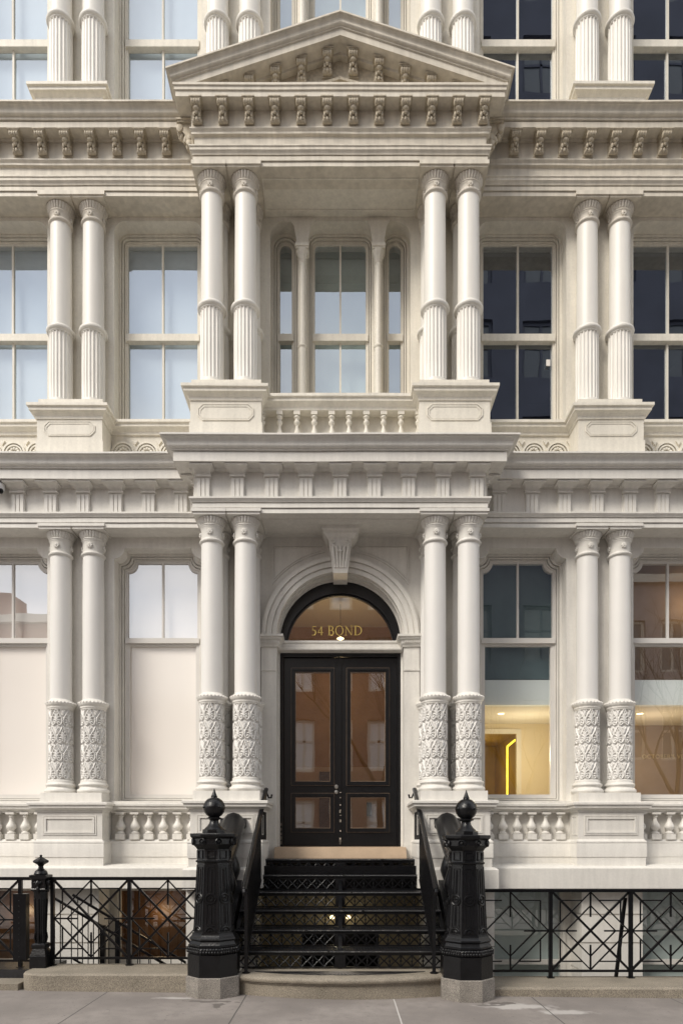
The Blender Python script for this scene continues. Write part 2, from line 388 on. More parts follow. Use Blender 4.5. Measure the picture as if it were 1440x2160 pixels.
# upper floors: pale shades on the left and in the centre, dark rooms on the right
for z0, z1 in ((6.6, 9.5), (10.4, 13.3)):
    for sx in (-1, 1):
        room('upper_room', min(sx*1.62, sx*5.6), max(sx*1.62, sx*5.6), 9.02, 12.5, z0, z1, 'dark')
    room('upper_room', -1.5, 1.5, 9.02, 12.5, z0, z1, 'dark')
    for sx in (-1,):
        for b in (B1, B2):
            part('window_shade', MB().box(sx*b-.5, sx*b+.5, G+.10, G+.105, z0, z1-.1), 'shade')
    part('window_shade', MB().box(-.95, .95, G+.22, G+.225, z0, z1-.1), 'greenshade')
# lower left rooms: pale drawn blind
for b in (B1, B2):
    part('window_shade', MB().box(-b-.5, -b+.5, G+.10, G+.105, 4.0, 5.2), 'shadewhite' if False else 'frost')
# lower right rooms
Y0 = 9.02
rr = room('shop_room', 1.62, 3.22, Y0, 10.35, 1.9, 3.27, 'cream', ceil='plaster', back='dark')
for c in list(rr.children):
    if c.name.startswith('back_wall'): bpy.data.objects.remove(c)
# back wall with opening into amber corridor
bw = MB(); bw.plate([rect(1.6, 3.25, 1.85, 3.3), rect(1.75, 2.66, 1.9, 3.12)], 10.35, 10.40); part('back_wall', bw, 'cream', rr)
tr_ = MB(); tr_.plate([rect(1.70, 2.73, 1.89, 3.19), rect(1.752, 2.658, 1.88, 3.118)], 10.325, 10.349); part('door_trim', tr_, 'plaster', rr)
room('corridor', 1.72, 2.80, 10.41, 12.4, 1.9, 3.2, 'amber')
r2 = room('shop_room', 3.30, 5.6, Y0, 10.5, 1.9, 3.27, 'cream', ceil='plaster', back='taupe')
for x0, x1 in ((1.6, 3.24), (3.29, 5.65)):
    part('ceiling_bulkhead', MB().box(x0, x1, 8.93, Y0+.10, 3.272, 3.60), 'bulkhead')
room('shop_loft', 1.62, 3.22, Y0+.01, 9.9, 3.62, 5.25, 'teal')
room('shop_loft', 3.30, 5.6, Y0+.01, 9.9, 3.62, 5.25, 'taupe', back='lobbylow')
part('window_shade', MB().box(1.8, 2.8, G+.12, G+.125, 3.62, 5.24), 'tealshade')
# LED strip along the corridor corner
ls = MB(); ls.bar((2.585, 10.6, 1.9), (2.585, 10.6, 2.96), .022); ls.bar((2.585, 10.6, 2.96), (2.67, 10.44, 3.04), .022)
part('led_strip', ls, 'led')
for x, y in ((2.235, 9.52), (4.17, 9.52)):
    d = MB(); d.lathe([(.04, 3.262), (.045, 3.269)], 20, x, y); part('downlight', d, 'lamp')
def plight(name, loc, e, col, r=.05, parent=None):
    l = bpy.data.lights.new(name, 'POINT'); l.energy = e; l.color = col; l.shadow_soft_size = r
    o = bpy.data.objects.new(name, l); o.location = loc; return link(o)
plight('downlight_light', (2.6, 9.62, 2.7), 12, (1, .86, .60), .12); plight('downlight_light', (4.4, 9.6, 2.7), 9, (1, .78, .52))
plight('led_light', (2.2, 11.4, 2.7), 6, (1, .74, .30)); plight('loft_light', (5.0, 9.6, 4.9), 1.5, (1, .70, .38))
# lettering on the shop's rear wall
def text(body, size, loc, m, name, parent, ext=.004):
    cu = bpy.data.curves.new('lettering', 'FONT'); cu.body = body; cu.size = size; cu.extrude = ext; cu.align_x = 'LEFT'; cu.space_character = 1.12
    to = bpy.data.objects.new('t', cu); S.collection.objects.link(to); bpy.context.view_layer.update()
    me = bpy.data.meshes.new_from_object(to.evaluated_get(bpy.context.evaluated_depsgraph_get())); bpy.data.objects.remove(to)
    me.transform(Matrix.Translation(Vector(loc)) @ Matrix.Rotation(radians(90), 4, 'X')); me.materials.clear(); me.materials.append(M[m])
    o = bpy.data.objects.new(name, me); link(o, parent); p = parent; q = Vector((0, 0, 0))
    while p is not None: q += p.location; p = p.parent
    o.location = -q; return o
text("OCTOBER'S VERY", .088, (4.62, 10.48, 2.76), 'letters', 'lettering', r2)

# ---- lobby
lob = room('lobby', -1.1, 1.1, 9.02, 11.2, 1.40, 5.0, 'lobby', ceil='plaster', back='lobby')
part('lower_panel', MB().box(-1.09, 1.09, 11.15, 11.19, 1.41, 2.70), 'lobbylow', lob)
part('elevator_opening', MB().box(-.34, .17, 11.09, 11.14, 1.41, 2.62), 'dark', lob)
part('call_panel', MB().box(.425, .50, 11.10, 11.13, 1.90, 2.12), 'black', lob)
part('door_sensor', MB().ball((.93, 11.12, 3.42), .035), 'black', lob)
plight('lobby_light', (0, 9.9, 3.9), 10, (1, .70, .36), .08)
lamp = empty('pendant_lamp', (0.0, 9.9, 4.425)); tag(lamp, 'small glowing pendant lamp behind the arched transom window', 'lamp')
q = MB(); q.lathe([(.004, .50), (.004, .02)], 6); obj('cord', q, 'black', lamp)
q = MB(); q.lathe([(.012, .03), (.050, .008), (.055, .002), (.03, -.012)], 20); obj('lamp_shade', q, 'lamp', lamp)
q = MB(); q.ball((0, 0, -.02), .018); obj('bulb', q, 'lamp', lamp)

# ---- door, transom, frame
D = 8.80
df = MB()
ztr = 4.055
outerf = [(-.78, ztr)]+[(x, z) for x, z in arc(0, 4.062, .775, 180, 0, 40)][0:]+[(.78, ztr)]
outerf = [(.775, ztr)]+arc(0, 4.062, .775, 0, 180, 40)+[(-.775, ztr)]
R2 = .703; a0 = math.degrees(math.asin((ztr+.012-3.985)/R2))
innf = arc(0, 3.985, R2, a0, 180-a0, 40)
df.plate([outerf, innf], D, D+.10)
in2 = arc(0, 3.985, R2-.022, a0+.6, 180-a0-.6, 40); innb = arc(0, 3.985, R2+.001, a0-.2, 180-a0+.2, 40)
df.plate([innb, in2], D+.03, D+.08)
fan = part('fanlight', df, 'door')
g = MB(); g.pane(arc(0, 3.985, R2-.001, a0, 180-a0, 40), D+.05); part('pane', g, 'glassdoor', fan, smooth=0)
# gilt characters 54 BOND as polygons
def glyph(ch):
    def ell(cx, cz, rx, rz, a0=0, a1=360, n=24): return [(cx+rx*cos(radians(a0+(a1-a0)*i/n)), cz+rz*sin(radians(a0+(a1-a0)*i/n))) for i in range(n+(0 if a1-a0 == 360 else 1))]
    if ch == 'O': return [[ell(.42, .5, .42, .52), ell(.42, .5, .33, .485)]], .92
    if ch == 'D': return [[rect(.10, .20, 0, 1)], [rect(0, .12, 0, .03)], [rect(0, .12, .97, 1)],
                          [[(.2, 0)]+ell(.30, .5, .52, .5, -90, 90)+[(.2, 1), (.2, .96)]+ell(.30, .5, .42, .46, 90, -90)+[(.2, .04)]]], .90
    if ch == 'B':
        return [[rect(.10, .20, 0, 1)], [rect(0, .12, 0, .03)], [rect(0, .12, .97, 1)],
                [[(.2, .5)]+ell(.30, .75, .27, .25, -90, 90)+[(.2, 1), (.2, .96)]+ell(.30, .75, .18, .21, 90, -90)+[(.2, .54)]],
                [[(.2, 0)]+ell(.32, .265, .33, .265, -90, 90)+[(.2, .53), (.2, .49)]+ell(.32, .265, .23, .225, 90, -90)+[(.2, .04)]]], .74
    if ch == 'N': return [[rect(.12, .16, 0, 1)], [rect(.72, .76, 0, 1)], [[(.04, 1), (.16, 1), (.76, 0), (.70, 0)]],
                          [rect(.02, .26, 0, .03)], [rect(.62, .86, .97, 1)]], .94
    if ch == '4': return [[rect(.34, .43, 0, .95)], [rect(0, .56, .26, .32)], [[(0, .30), (.05, .30), (.38, .88), (.38, .95)]]], .64
    if ch == '5': return [[rect(.10, .46, .88, .95)], [[(.10, .95), (.14, .95), (.12, .55), (.07, .50)]],
                          [[(.07, .5)]+ell(.18, .28, .30, .30, 100, -100)+[(.02, .0), (.02, .05)]+ell(.16, .28, .21, .25, -95, 95)+[(.10, .53)]]], .60
tx = MB(); x = -.372; h = .122
for ch in '54 BOND':
    if ch == ' ': x += .045; continue
    polys, adv = glyph(ch)
    for lp in polys: tx.plate([[(x+px*h*1.02, 4.160+pz*h) for px, pz in l] for l in lp], D+.040, D+.046)
    x += adv*h*1.02+.005
part('lettering', tx, 'gold', fan)
ck = MB(); rnd = random.Random(5)
for i in range(16):
    z = 1.45+rnd.random()**2*.75; ck.box(-.006-.006*rnd.random(), .004+.008*rnd.random(), D+.0275, D+.0305, z, z+rnd.uniform(.006, .03))
for i in range(5): z = 1.45+.06*i; ck.box(-.762, -.756, D-.0145, D-.011, z, z+rnd.uniform(.03, .055))
part('paint_chips', ck, 'chip')
# white transom bar
tb = MB(); tb.ext_x([(8.90, 4.055), (8.72, 4.055), (8.72, 4.03), (8.735, 4.015), (8.735, 3.975), (8.70, 3.96), (8.70, 3.935), (8.73, 3.915), (8.90, 3.915)], -.80, .80)
part('transom_bar', tb, 'paint')
# white jamb lining
jm = MB(); jm.plate([[(-.801, 1.42), (-.775, 1.42), (-.775, 4.062)]+arc(0, 4.062, .774, 180, 0, 40)[1:-1]+[(.775, 4.062), (.775, 1.42), (.801, 1.42)]+arc(0, 4.074, .801, 0, 180, 40)], 8.78, 8.84)
part('door_surround', jm, 'paint')
fr = MB(); fr.plate([rect(-.80, .80, 1.425, 3.92), rect(-.735, .735, 1.42, 3.87)], D, D+.1)
fr.plate([rect(-.775, .775, 1.43, 3.90), rect(-.750, .750, 1.43, 3.885)], D-.012, D)
part('door_frame', fr, 'door')
for sx in (-1, 1):
    x0, x1 = (-.733, -.004) if sx < 0 else (.004, .733)
    cx = (x0+x1)/2+.012*sx*-1; hw = .245
    up = rect(cx-hw, cx+hw, 2.245, 3.70); lo = rect(cx-hw, cx+hw, 1.64, 2.08)
    d = MB(); d.plate([rect(x0, x1, 1.430, 3.868), up, lo], D+.045, D+.09)
    for (a, b, c, e) in ((cx-hw, cx+hw, 2.245, 3.70), (cx-hw, cx+hw, 1.64, 2.08)):
        d.plate([rect(a-.03, b+.03, c-.03, e+.03), rect(a, b, c, e)], D+.025, D+.0455)
        d.plate([rect(a-.001, b+.001, c-.001, e+.001), rect(a+.018, b-.018, c+.018, e-.018)], D+.035, D+.08)
    if sx < 0: d.box(-.022, .010, D+.030, D+.044, 1.43, 3.868)
    lf = part('door_leaf', d, 'door')
    for (a, b, c, e) in ((cx-hw, cx+hw, 2.245, 3.70), (cx-hw, cx+hw, 1.64, 2.08)):
        ed = MB().plate([rect(a+.0175, b-.0175, c+.0175, e-.0175), rect(a+.026, b-.026, c+.026, e-.026)], D+.040, D+.079)
        ed.plate([rect(a-.034, b+.034, c-.034, e+.034), rect(a-.0295, b+.0295, c-.0295, e+.0295)], D+.028, D+.046)
        part('edge_bead', ed, 'edge', lf)
    for z0, z1 in ((2.25, 3.695), (1.645, 2.075)):
        g = MB(); g.pane(rect(cx-hw+.005, cx+hw-.005, z0, z1), D+.06); part('pane', g, 'glassdoor', lf, smooth=0)
    if sx < 0:
        for z in (2.158, 2.228):
            k = MB(); k.lathe([(.026, 0), (.026, .006), (.018, .014), (.001, .016)], 20); kk = MB(); kk.merge(k, Matrix.Translation((-.052, D+.044, z-.03)) @ Matrix.Rotation(radians(90), 4, 'X'))
            part('lock', kk, 'steel', lf)
th = MB(); th.ext_x([(9.0, 1.28), (8.40, 1.27), (8.405, 1.30), (8.50, 1.418), (9.0, 1.424)], -.815, .815); part('threshold', th, 'sand')

# archivolt, imposts, pilasters, keystone, spandrels
ar = MB()
def ring(mb, r0, r1, y0, y1, n=48, cz=4.074): mb.plate([arc(0, cz, r1, 0, 180, n)+arc(0, cz, r0, 180, 0, n)], y0, y1)
ring(ar, .797, .845, 8.560, 8.63); ring(ar, .844, .862, 8.572, 8.63); ring(ar, .861, .915, 8.545, 8.63); ring(ar, .914, .935, 8.558, 8.63); ring(ar, .934, .975, 8.530, 8.63); ring(ar, .974, .995, 8.55, 8.63)
part('archivolt', ar, 'paint')
inner = MB(); inner.plate([arc(0, 4.074, .7995, 3, 177, 40)+arc(0, 4.074, .785, 177, 3, 40)], 8.64, 8.70); part('arch_soffit_panel', inner, 'paint')
for sx in (-1, 1):
    x0, x1 = sorted((sx*.797, sx*.99))
    p = MB(); p.box(x0, x1, 8.565, 8.64, 1.25, 3.95); p.box(x0-.004, x1+.004, 8.553, 8.64, 3.63, 3.655); p.box(x0-.01, x1+.01, 8.545, 8.64, 1.25, 1.45)
    part('door_pilaster', p, 'paint')
    prof = [(-.03, 3.93), (.02, 3.93), (.025, 3.955), (.035, 3.965), (.04, 4.0), (.065, 4.02), (.065, 4.035), (.085, 4.045), (.085, 4.072), (-.03, 4.072)]
    xa, xb = x0+(.0), x1
    path = [(x0, 8.80), (x0, 8.565), (x1, 8.565), (x1, 8.62)] if sx > 0 else [(x0, 8.62), (x0, 8.565), (x1, 8.565), (x1, 8.80)]
    im = MB().sweep(prof, path)
    for k in range(9): im.box(x0+.006+k*.0215, x0+.018+k*.0215, 8.515, 8.54, 3.972, 4.0)
    part('impost', im, 'paint')
    # spandrel moulding
    R = 1.075
    def spl(o):
        zt = 5.22-o; xl = .858-o; xi = .204+o*1.2
        za = sqrt((R+o)**2-xi**2)+4.074; zb = sqrt(max(0, (R+o)**2-(xl)**2))+4.074
        a1 = math.degrees(math.acos(xi/(R+o))); a2 = math.degrees(math.acos(xl/(R+o)))
        pts = [(xi, zt), (xl, zt)]+[((R+o)*cos(radians(a2+(a1-a2)*i/16)), 4.074+(R+o)*sin(radians(a2+(a1-a2)*i/16))) for i in range(17)]
        return [(sx*a, b) for a, b in pts]
    sp = MB(); sp.plate([spl(0), spl(.016)], 8.594, 8.62); sp.plate([spl(.026), spl(.034)], 8.599, 8.62); part('spandrel_moulding', sp, 'paint')
ks = MB()
def kbox(zt, zb, wt, wb, yt, yb, mb, yback=8.62):
    v = [(-wt, yt, zt), (wt, yt, zt), (wt, yback, zt), (-wt, yback, zt), (-wb, yb, zb), (wb, yb, zb), (wb, yback, zb), (-wb, yback, zb)]
    mb.add(v, [(0, 1, 2, 3), (7, 6, 5, 4), (0, 4, 5, 1), (1, 5, 6, 2), (2, 6, 7, 3), (3, 7, 4, 0)])
kbox(5.185, 4.80, .142, .088, 8.33, 8.42, ks, 8.80)
for i in range(5):
    t = (i-2)/2*.75
    ks.tube([(t*.128, 8.333, 5.10), (t*.088, 8.402, 4.875)], [.017, .012], 8)
    ks.ball((t*.086, 8.40, 4.868), .013)
for s_ in (-1, 1):
    sc_ = [(s_*(.085+.030*cos(a)*(1-a/9)), 8.322, 5.150+.026*sin(a)*(1-a/9)) for a in [k*.5 for k in range(12)]]; ks.tube(sc_, .009, 6)
    ks.tube([(s_*.11, 8.33, 5.12), (s_*.06, 8.335, 5.09), (s_*.015, 8.34, 5.04)], .010, 6)
ks.ball((0, 8.338, 5.04), .02)
ks.sweep([(-.02, 5.185), (.012, 5.185), (.012, 5.20), (.05, 5.235), (.05, 5.265), (.075, 5.28), (.075, 5.325), (-.02, 5.325)], [(-.15, 8.62), (-.15, 8.34), (.15, 8.34), (.15, 8.62)])
ks.box(-.14, .14, 8.35, 8.61, 5.19, 5.325)
part('keystone', ks, 'paint')

# ------------------------------------------------------------ entablatures
PATH = [(-XE, YW), (-HB, YW), (-HB, YC), (HB, YC), (HB, YW), (XE, YW)]
def vary(mb): return mb
# storey one
a1 = MB().sweep([(-.28, 5.318), (0, 5.318), (0, 5.366), (-.014, 5.369), (-.014, 5.375), (.014, 5.377), (.014, 5.424), (-.002, 5.427), (-.002, 5.434), (.022, 5.436), (.030, 5.452), (.05, 5.47), (.05, 5.49), (-.28, 5.49)], PATH)
part('architrave', a1, 'paint')
part('frieze', MB().sweep([(-.27, 5.488), (0, 5.488), (0, 5.80), (-.27, 5.80)], PATH), 'paint')
c1 = MB().sweep([(-.26, 5.795), (.03, 5.795), (.05, 5.815), (.195, 5.815), (.195, 5.918), (.180, 5.921), (.180, 5.930), (.21, 5.933), (.21, 5.948), (.226, 5.951), (.240, 5.956), (.250, 5.966), (.254, 5.980), (.252, 5.994), (.254, 6.008), (.262, 6.022), (.278, 6.034), (.298, 6.042), (.298, 6.048), (.318, 6.050), (.318, 6.068), (.30, 6.074), (-.26, 6.08)], PATH)
cor1 = part('cornice', c1, 'paint')
# soffit fill of the porch and upper bay
def soffit(z0, z1, m):
    b = MB(); b.box(-HB+.02, HB-.02, YC+.05, W+.02, z0+.004, z1)
    for (x0, x1, y0, y1) in ((-.93, .93, 8.10, 8.118), (-.93, .93, 8.50, 8.518), (-.93, -.912, 8.118, 8.50), (.912, .93, 8.118, 8.50)): b.box(x0, x1, y0, y1, z0-.008, z0+.006)
    part('porch_soffit', b, m)
soffit(5.318, 6.07, 'paint'); soffit(9.362, 10.1, 'paint2')
for sx in (-1, 1):
    m_ = MB(); m_.box(sx*1.60, sx*XE, YW+.06, W+.02, 5.325, 5.9) if sx > 0 else m_.box(-XE, -1.60, YW+.06, W+.02, 5.325, 5.9); part('soffit', m_, 'paint')
    m_ = MB(); m_.box(min(sx*1.6, sx*XE), max(sx*1.6, sx*XE), YW+.06, W+.02, 9.368, 10.0); part('soffit', m_, 'paint2')
# triglyph with its flaring bracket (origin: bottom centre at frieze face, +y inward)
def triglyph():
    b = MB(); w_ = .078
    b.box(-w_, w_, -.030, .02, 0, .235)
    for k in (-1, 0, 1): b.box(k*.050-.019, k*.050+.019, -.040, -.029, .0, .215)
    b.box(-w_-.014, w_+.014, -.058, .02, .232, .250)
    # cavetto bracket
    rings = []
    for i in range(9):
        t = i/8; y = -.045-.120*(1-cos(t*pi/2)); z = .250+.055*sin(t*pi/2); hw = w_+.002+.042*(1-cos(t*pi/2)); rings.append((hw, y, z))
    v = []; f = []
    for hw, y, z in rings: v += [(-hw, y, z), (hw, y, z), (hw, .02, z), (-hw, .02, z)]
    for i in range(8):
        for k in range(4): a = i*4+k; c = i*4+(k+1) % 4; f.append((a, c, c+4, a+4))
    f += [(0, 3, 2, 1), (32, 33, 34, 35)]; b.add(v, f)
    b.box(-.130, .130, -.172, .02, .305, .322)
    return b
tg = part('triglyph', triglyph(), 'paint'); ZT = 5.488
tg.location = (0, YC-W, ZT)
for k in range(-4, 5):
    if k: cpart(tg, k*.397, YC, ZT)
for sx in (-1, 1):
    for i in range(9): cpart(tg, sx*(1.93+.397*i), YW, ZT)
    q = cpart(tg, sx*HB, YC+.20, ZT); q.rotation_euler = (0, 0, radians(90)*sx)

# storey two
a2 = MB().sweep([(-.28, 9.362), (0, 9.362), (0, 9.408), (-.014, 9.410), (-.014, 9.416), (.014, 9.418), (.014, 9.464), (-.002, 9.467), (-.002, 9.474), (.022, 9.476), (.028, 9.500), (.045, 9.515), (.045, 9.545), (.055, 9.552), (.055, 9.568), (-.28, 9.568)], PATH)
part('architrave', a2, 'cornice')
part('frieze', MB().sweep([(-.27, 9.566), (0, 9.566), (0, 9.70), (.03, 9.712), (.03, 9.735), (.05, 9.76), (.05, 9.775), (.032, 9.785), (.032, 9.985), (-.27, 9.985)], PATH), 'cornice')
wp = [(-.26, 9.98), (.05, 9.98), (.06, 10.0), (.195, 10.0), (.195, 10.062), (.180, 10.065), (.180, 10.075), (.21, 10.078), (.21, 10.105), (.224, 10.107), (.238, 10.112), (.247, 10.122), (.250, 10.134), (.248, 10.148), (.252, 10.160), (.262, 10.172), (.278, 10.181), (.288, 10.184), (.288, 10.190), (.305, 10.192), (.305, 10.21), (-.26, 10.225)]
for sx in (-1, 1):
    pth = [(-XE, YW), (-HB+.02, YW)] if sx < 0 else [(HB-.02, YW), (XE, YW)]
    part('cornice', MB().sweep(wp, pth), 'cornice')
ped = MB().sweep([(-.3, 9.98), (.05, 9.98), (.06, 9.985), (.178, 9.985), (.178, 10.045), (.192, 10.05), (.192, 10.085), (.205, 10.092), (.205, 10.118), (-.3, 10.122)], [(-HB, W), (-HB, YC), (HB, YC), (HB, W)])
ped.box(-HB+.02, HB-.02, YC+.05, W+.02, 9.99, 10.118)
pedi = part('pediment', ped, 'cornice')
# raking cornice
def rake(prof, y_front=YC, zap=10.865, slope=.3265):
    m_ = len(prof); v = []; f = []
    for si in range(5):
        for (p, hh) in prof:
            xe = HB+p
            if si == 0: v.append((-xe, W+.02, zap-slope*(HB+.264)-hh))
            elif si == 1: v.append((-xe, y_front-p, zap-slope*(xe)-hh if p > .2 else zap-slope*xe-hh))
            elif si == 2: v.append((0, y_front-p, zap-hh))
            elif si == 3: v.append((xe, y_front-p, zap-slope*xe-hh))
            else: v.append((xe, W+.02, zap-slope*(HB+.264)-hh))
    for i in range(4):
        for j in range(m_): a = i*m_+j; b = i*m_+(j+1) % m_; f.append((a, b, b+m_, a+m_))
    f += [tuple(range(m_)), tuple(range(4*m_, 5*m_))[::-1]]
    return MB().add(v, f)
rk = rake([(.268, 0), (.268, .018), (.252, .021), (.252, .027), (.238, .036), (.228, .050), (.226, .064), (.228, .078), (.222, .090), (.208, .098), (.20, .100), (.20, .112), (.185, .118), (.185, .190), (.06, .195), (.03, .205), (.03, .235), (-.05, .235), (-.05, .0)])
part('raking_cornice', rk, 'cornice', pedi)
ty = MB(); ty.plate([[(-HB, 10.115), (HB, 10.115), (HB, 10.1155), (0, 10.68), (-HB, 10.1155)]], YC+.035, YC+.2)
ty.plate([[(-1.0, 10.12), (1.0, 10.12), (0, 10.42)], [(-.82, 10.14), (.82, 10.14), (0, 10.385)]], YC+.005, YC+.04)
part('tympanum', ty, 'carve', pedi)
rf = MB(); rf.add([(-HB-.2, YC+.15, 10.24), (0, YC+.15, 10.85), (HB+.2, YC+.15, 10.24), (-HB-.2, W, 10.24), (0, W, 10.85), (HB+.2, W, 10.24)], [(0, 1, 4, 3), (1, 2, 5, 4), (0, 3, 5, 2), (0, 2, 1), (3, 4, 5)])
part('pediment_roof', MB().add([(x, y, z-.03) for x, y, z in rf.v], rf.f), 'cornice', pedi)

# modillion console: origin at top, centre, at the frieze face; projects to -y
def modillion():
    b = MB(); w_ = .048
    b.box(-w_-.016, w_+.016, -.150, .01, -.012, .0); b.box(-w_-.008, w_+.008, -.142, .01, -.024, -.011)
    pr = [(0, -.024), (-.135, -.024), (-.148, -.045), (-.140, -.070), (-.118, -.080), (-.098, -.078), (-.075, -.098), (-.064, -.130), (-.055, -.165), (-.035, -.188), (-.012, -.185), (0, -.17)]
    b.ext_x(pr, -w_*.78, w_*.78)
    for k in range(4):
        x0 = -w_+k*w_*.5+.001; b.merge(MB().lathe([(.020, 0), (.030, .004), (.030, w_*.5-.006), (.020, w_*.5-.002)], 14), Matrix.Translation((x0, -.122, -.052)) @ Matrix.Rotation(radians(90), 4, 'Y'))
    b.ball((0, -.104, -.092), .026, (1.2, .9, .9)); b.ball((0, -.085, -.112), .018, (1, 1, 1.6))
    for s_ in (-1, 1):
        b.ball((s_*.024, -.070, -.125), .018, (.8, .9, 1.5)); b.ball((s_*.026, -.052, -.155), .016, (.9, 1, 1.3)); b.ball((s_*.040, -.03, -.12), .012, (.5, 1.6, 2))
    b.ball((0, -.055, -.160), .017, (1, 1, 1.6)); b.merge(MB().lathe([(.012, -w_), (.022, -w_+.004), (.022, w_-.004), (.012, w_)], 12), Matrix.Translation((0, -.032, -.168)) @ Matrix.Rotation(radians(90), 4, 'Y'))
    b.box(-w_-.004, w_+.004, -.01, .01, -.20, -.024)
    return b
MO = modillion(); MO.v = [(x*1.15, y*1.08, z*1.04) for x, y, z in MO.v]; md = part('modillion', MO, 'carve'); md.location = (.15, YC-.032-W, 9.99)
for j in range(1, 6): cpart(md, .15+.30*j, YC-.032, 9.987)
for j in range(6): cpart(md, -.15-.30*j, YC-.032, 9.987)
for sx in (-1, 1):
    for i in range(9): cpart(md, sx*(2.10+.30*i), YW-.032, 10.002)
    q = cpart(md, sx*(HB+.032), YC+.14, 9.98); q.rotation_euler = (0, 0, radians(90)*sx); q.scale = (1.3, 1.2, 1.5)
    for j in range(5):
        x = .15+.30*j; z = 10.865-.3265*x-.215
        if z > 10.16: q = dup(md, pedi, (sx*x, YC+.03, z+.02)); q.scale = (1, .95, min(1, (z-10.10)/.2))

# ------------------------------------------------------------ columns
def petal(n, amp): return lambda a, j, z: amp*(abs(cos(n*a/2))-.4)
def capital_mesh(z0, z1, r):     # from astragal z0 up to abacus underside z1
    b = MB(); H = z1-z0
    b.lathe([(r, z0-.01), (r+.006, z0), (r+.020, z0+.008), (r+.024, z0+.020), (r+.018, z0+.032), (r+.004, z0+.038), (r+.002, z0+.05)], 40)
    zn = z1-.115
    b.lathe([(r+.001, z0+.03), (r+.001, zn-.01), (r+.008, zn), (r+.012, zn+.006), (r+.012, zn+.014), (r+.020, zn+.018), (r+.020, zn+.026), (r+.004, zn+.032)], 40)
    prof = [(r+.004, zn+.03), (r+.016, zn+.04), (r+.022, zn+.055), (r+.028, zn+.075), (r+.038, zn+.092), (r+.040, zn+.104), (r+.01, zn+.113)]
    b.lathe(prof, 144, mod=lambda a, j, z: [.0, .014, .018, .020, .022, .014, 0][j]*(abs(sin(14*a))**.6-.6))
    zr = (z0+.038+zn)/2+.005; rz = .033
    for q in range(4):
        a = q*pi/2-pi/2; c = Vector((cos(a)*(r+.002), sin(a)*(r+.002), zr)); t = Vector((-sin(a), cos(a), 0))
        m_ = Matrix.Translation(c) @ Matrix.Rotation(a, 4, 'Z') @ Matrix.Rotation(radians(90), 4, 'Y')
        b.merge(MB().lathe([(rz, 0), (rz, .010), (rz-.010, .018), (.006, .013), (.001, .012)], 24, mod=lambda an, j, z: .004*cos(8*an) if j < 3 else 0), m_)
        b.merge(MB().ball((0, 0, .014), .012), m_)
    return b
def strokes_drum(r, z0, z1, nu, rows):
    # relief of palmettes in heart-shaped scrolls on a cylinder
    H = (z1-z0)/rows; Wd = 2*pi*r/nu; segs = []; NU = 32; NV = 38
    def poly(pts, w_): segs.extend([(pts[i], pts[i+1], w_) for i in range(len(pts)-1)])
    ht = []
    for s in (-1, 1):
        pts = []
        for i in range(15):
            t = i/14; pts.append((s*.5*sin(pi*min(1, .10+.80*t)**1.0)*(1 if t < 1 else 1), .97-.80*t))
        poly([(s*.03, .98), (s*.12, .80), (s*.27, .64), (s*.41, .46), (s*.455, .27), (s*.38, .12), (s*.24, .06), (s*.12, .13), (s*.12, .23), (s*.20, .26), (s*.25, .20)], .052)
        poly([(s*.05, .30), (s*.17, .36), (s*.26, .33)], .045)
        poly([(s*.03, .36), (s*.15, .50), (s*.25, .52)], .050)
        poly([(s*.02, .42), (s*.09, .62), (s*.15, .70)], .046)
        poly([(s*.5, .62), (s*.44, .82), (s*.36, .90)], .045)
    poly([(0, .16), (0, .80)], .055); poly([(.5, .62), (.5, .96)], .03); poly([(-.5, .62), (-.5, .96)], .03)
    nx, nz = nu*NU, rows*NV
    def hgt(u, v):
        best = 9
        for (a, b, w_) in segs:
            ax, az = a; bx, bz = b; dx, dz = bx-ax, (bz-az)
            px, pz = (u-ax)*Wd, (v-az)*H; qx, qz = dx*Wd, dz*H
            t = max(0, min(1, (px*qx+pz*qz)/(qx*qx+qz*qz+1e-12)))
            d = hypot(px-t*qx, pz-t*qz)-w_*Wd
            if d < best: best = d
        return max(0, min(1, .5-best/.0045))
    cell = {}
    for i in range(NU):
        for k in range(NV): cell[(i, k)] = hgt((i/NU)-.5, k/NV)
    v = []; f = []
    for k in range(nz+1):
        row = min(rows-1, k//NV); off = NU//2 if row % 2 else 0
        for i in range(nx):
            hh = 0 if k in (0, nz) else cell[((i+off) % NU, k % NV)]
            a = 2*pi*i/nx-pi/2; rr = r-.011+.019*hh; v.append((rr*cos(a), rr*sin(a), z0+(z1-z0)*k/nz))
    for k in range(nz):
        for i in range(nx): a = k*nx+i; b = k*nx+(i+1) % nx; f.append((a, b, b+nx, a+nx))
    return MB().add(v, f)
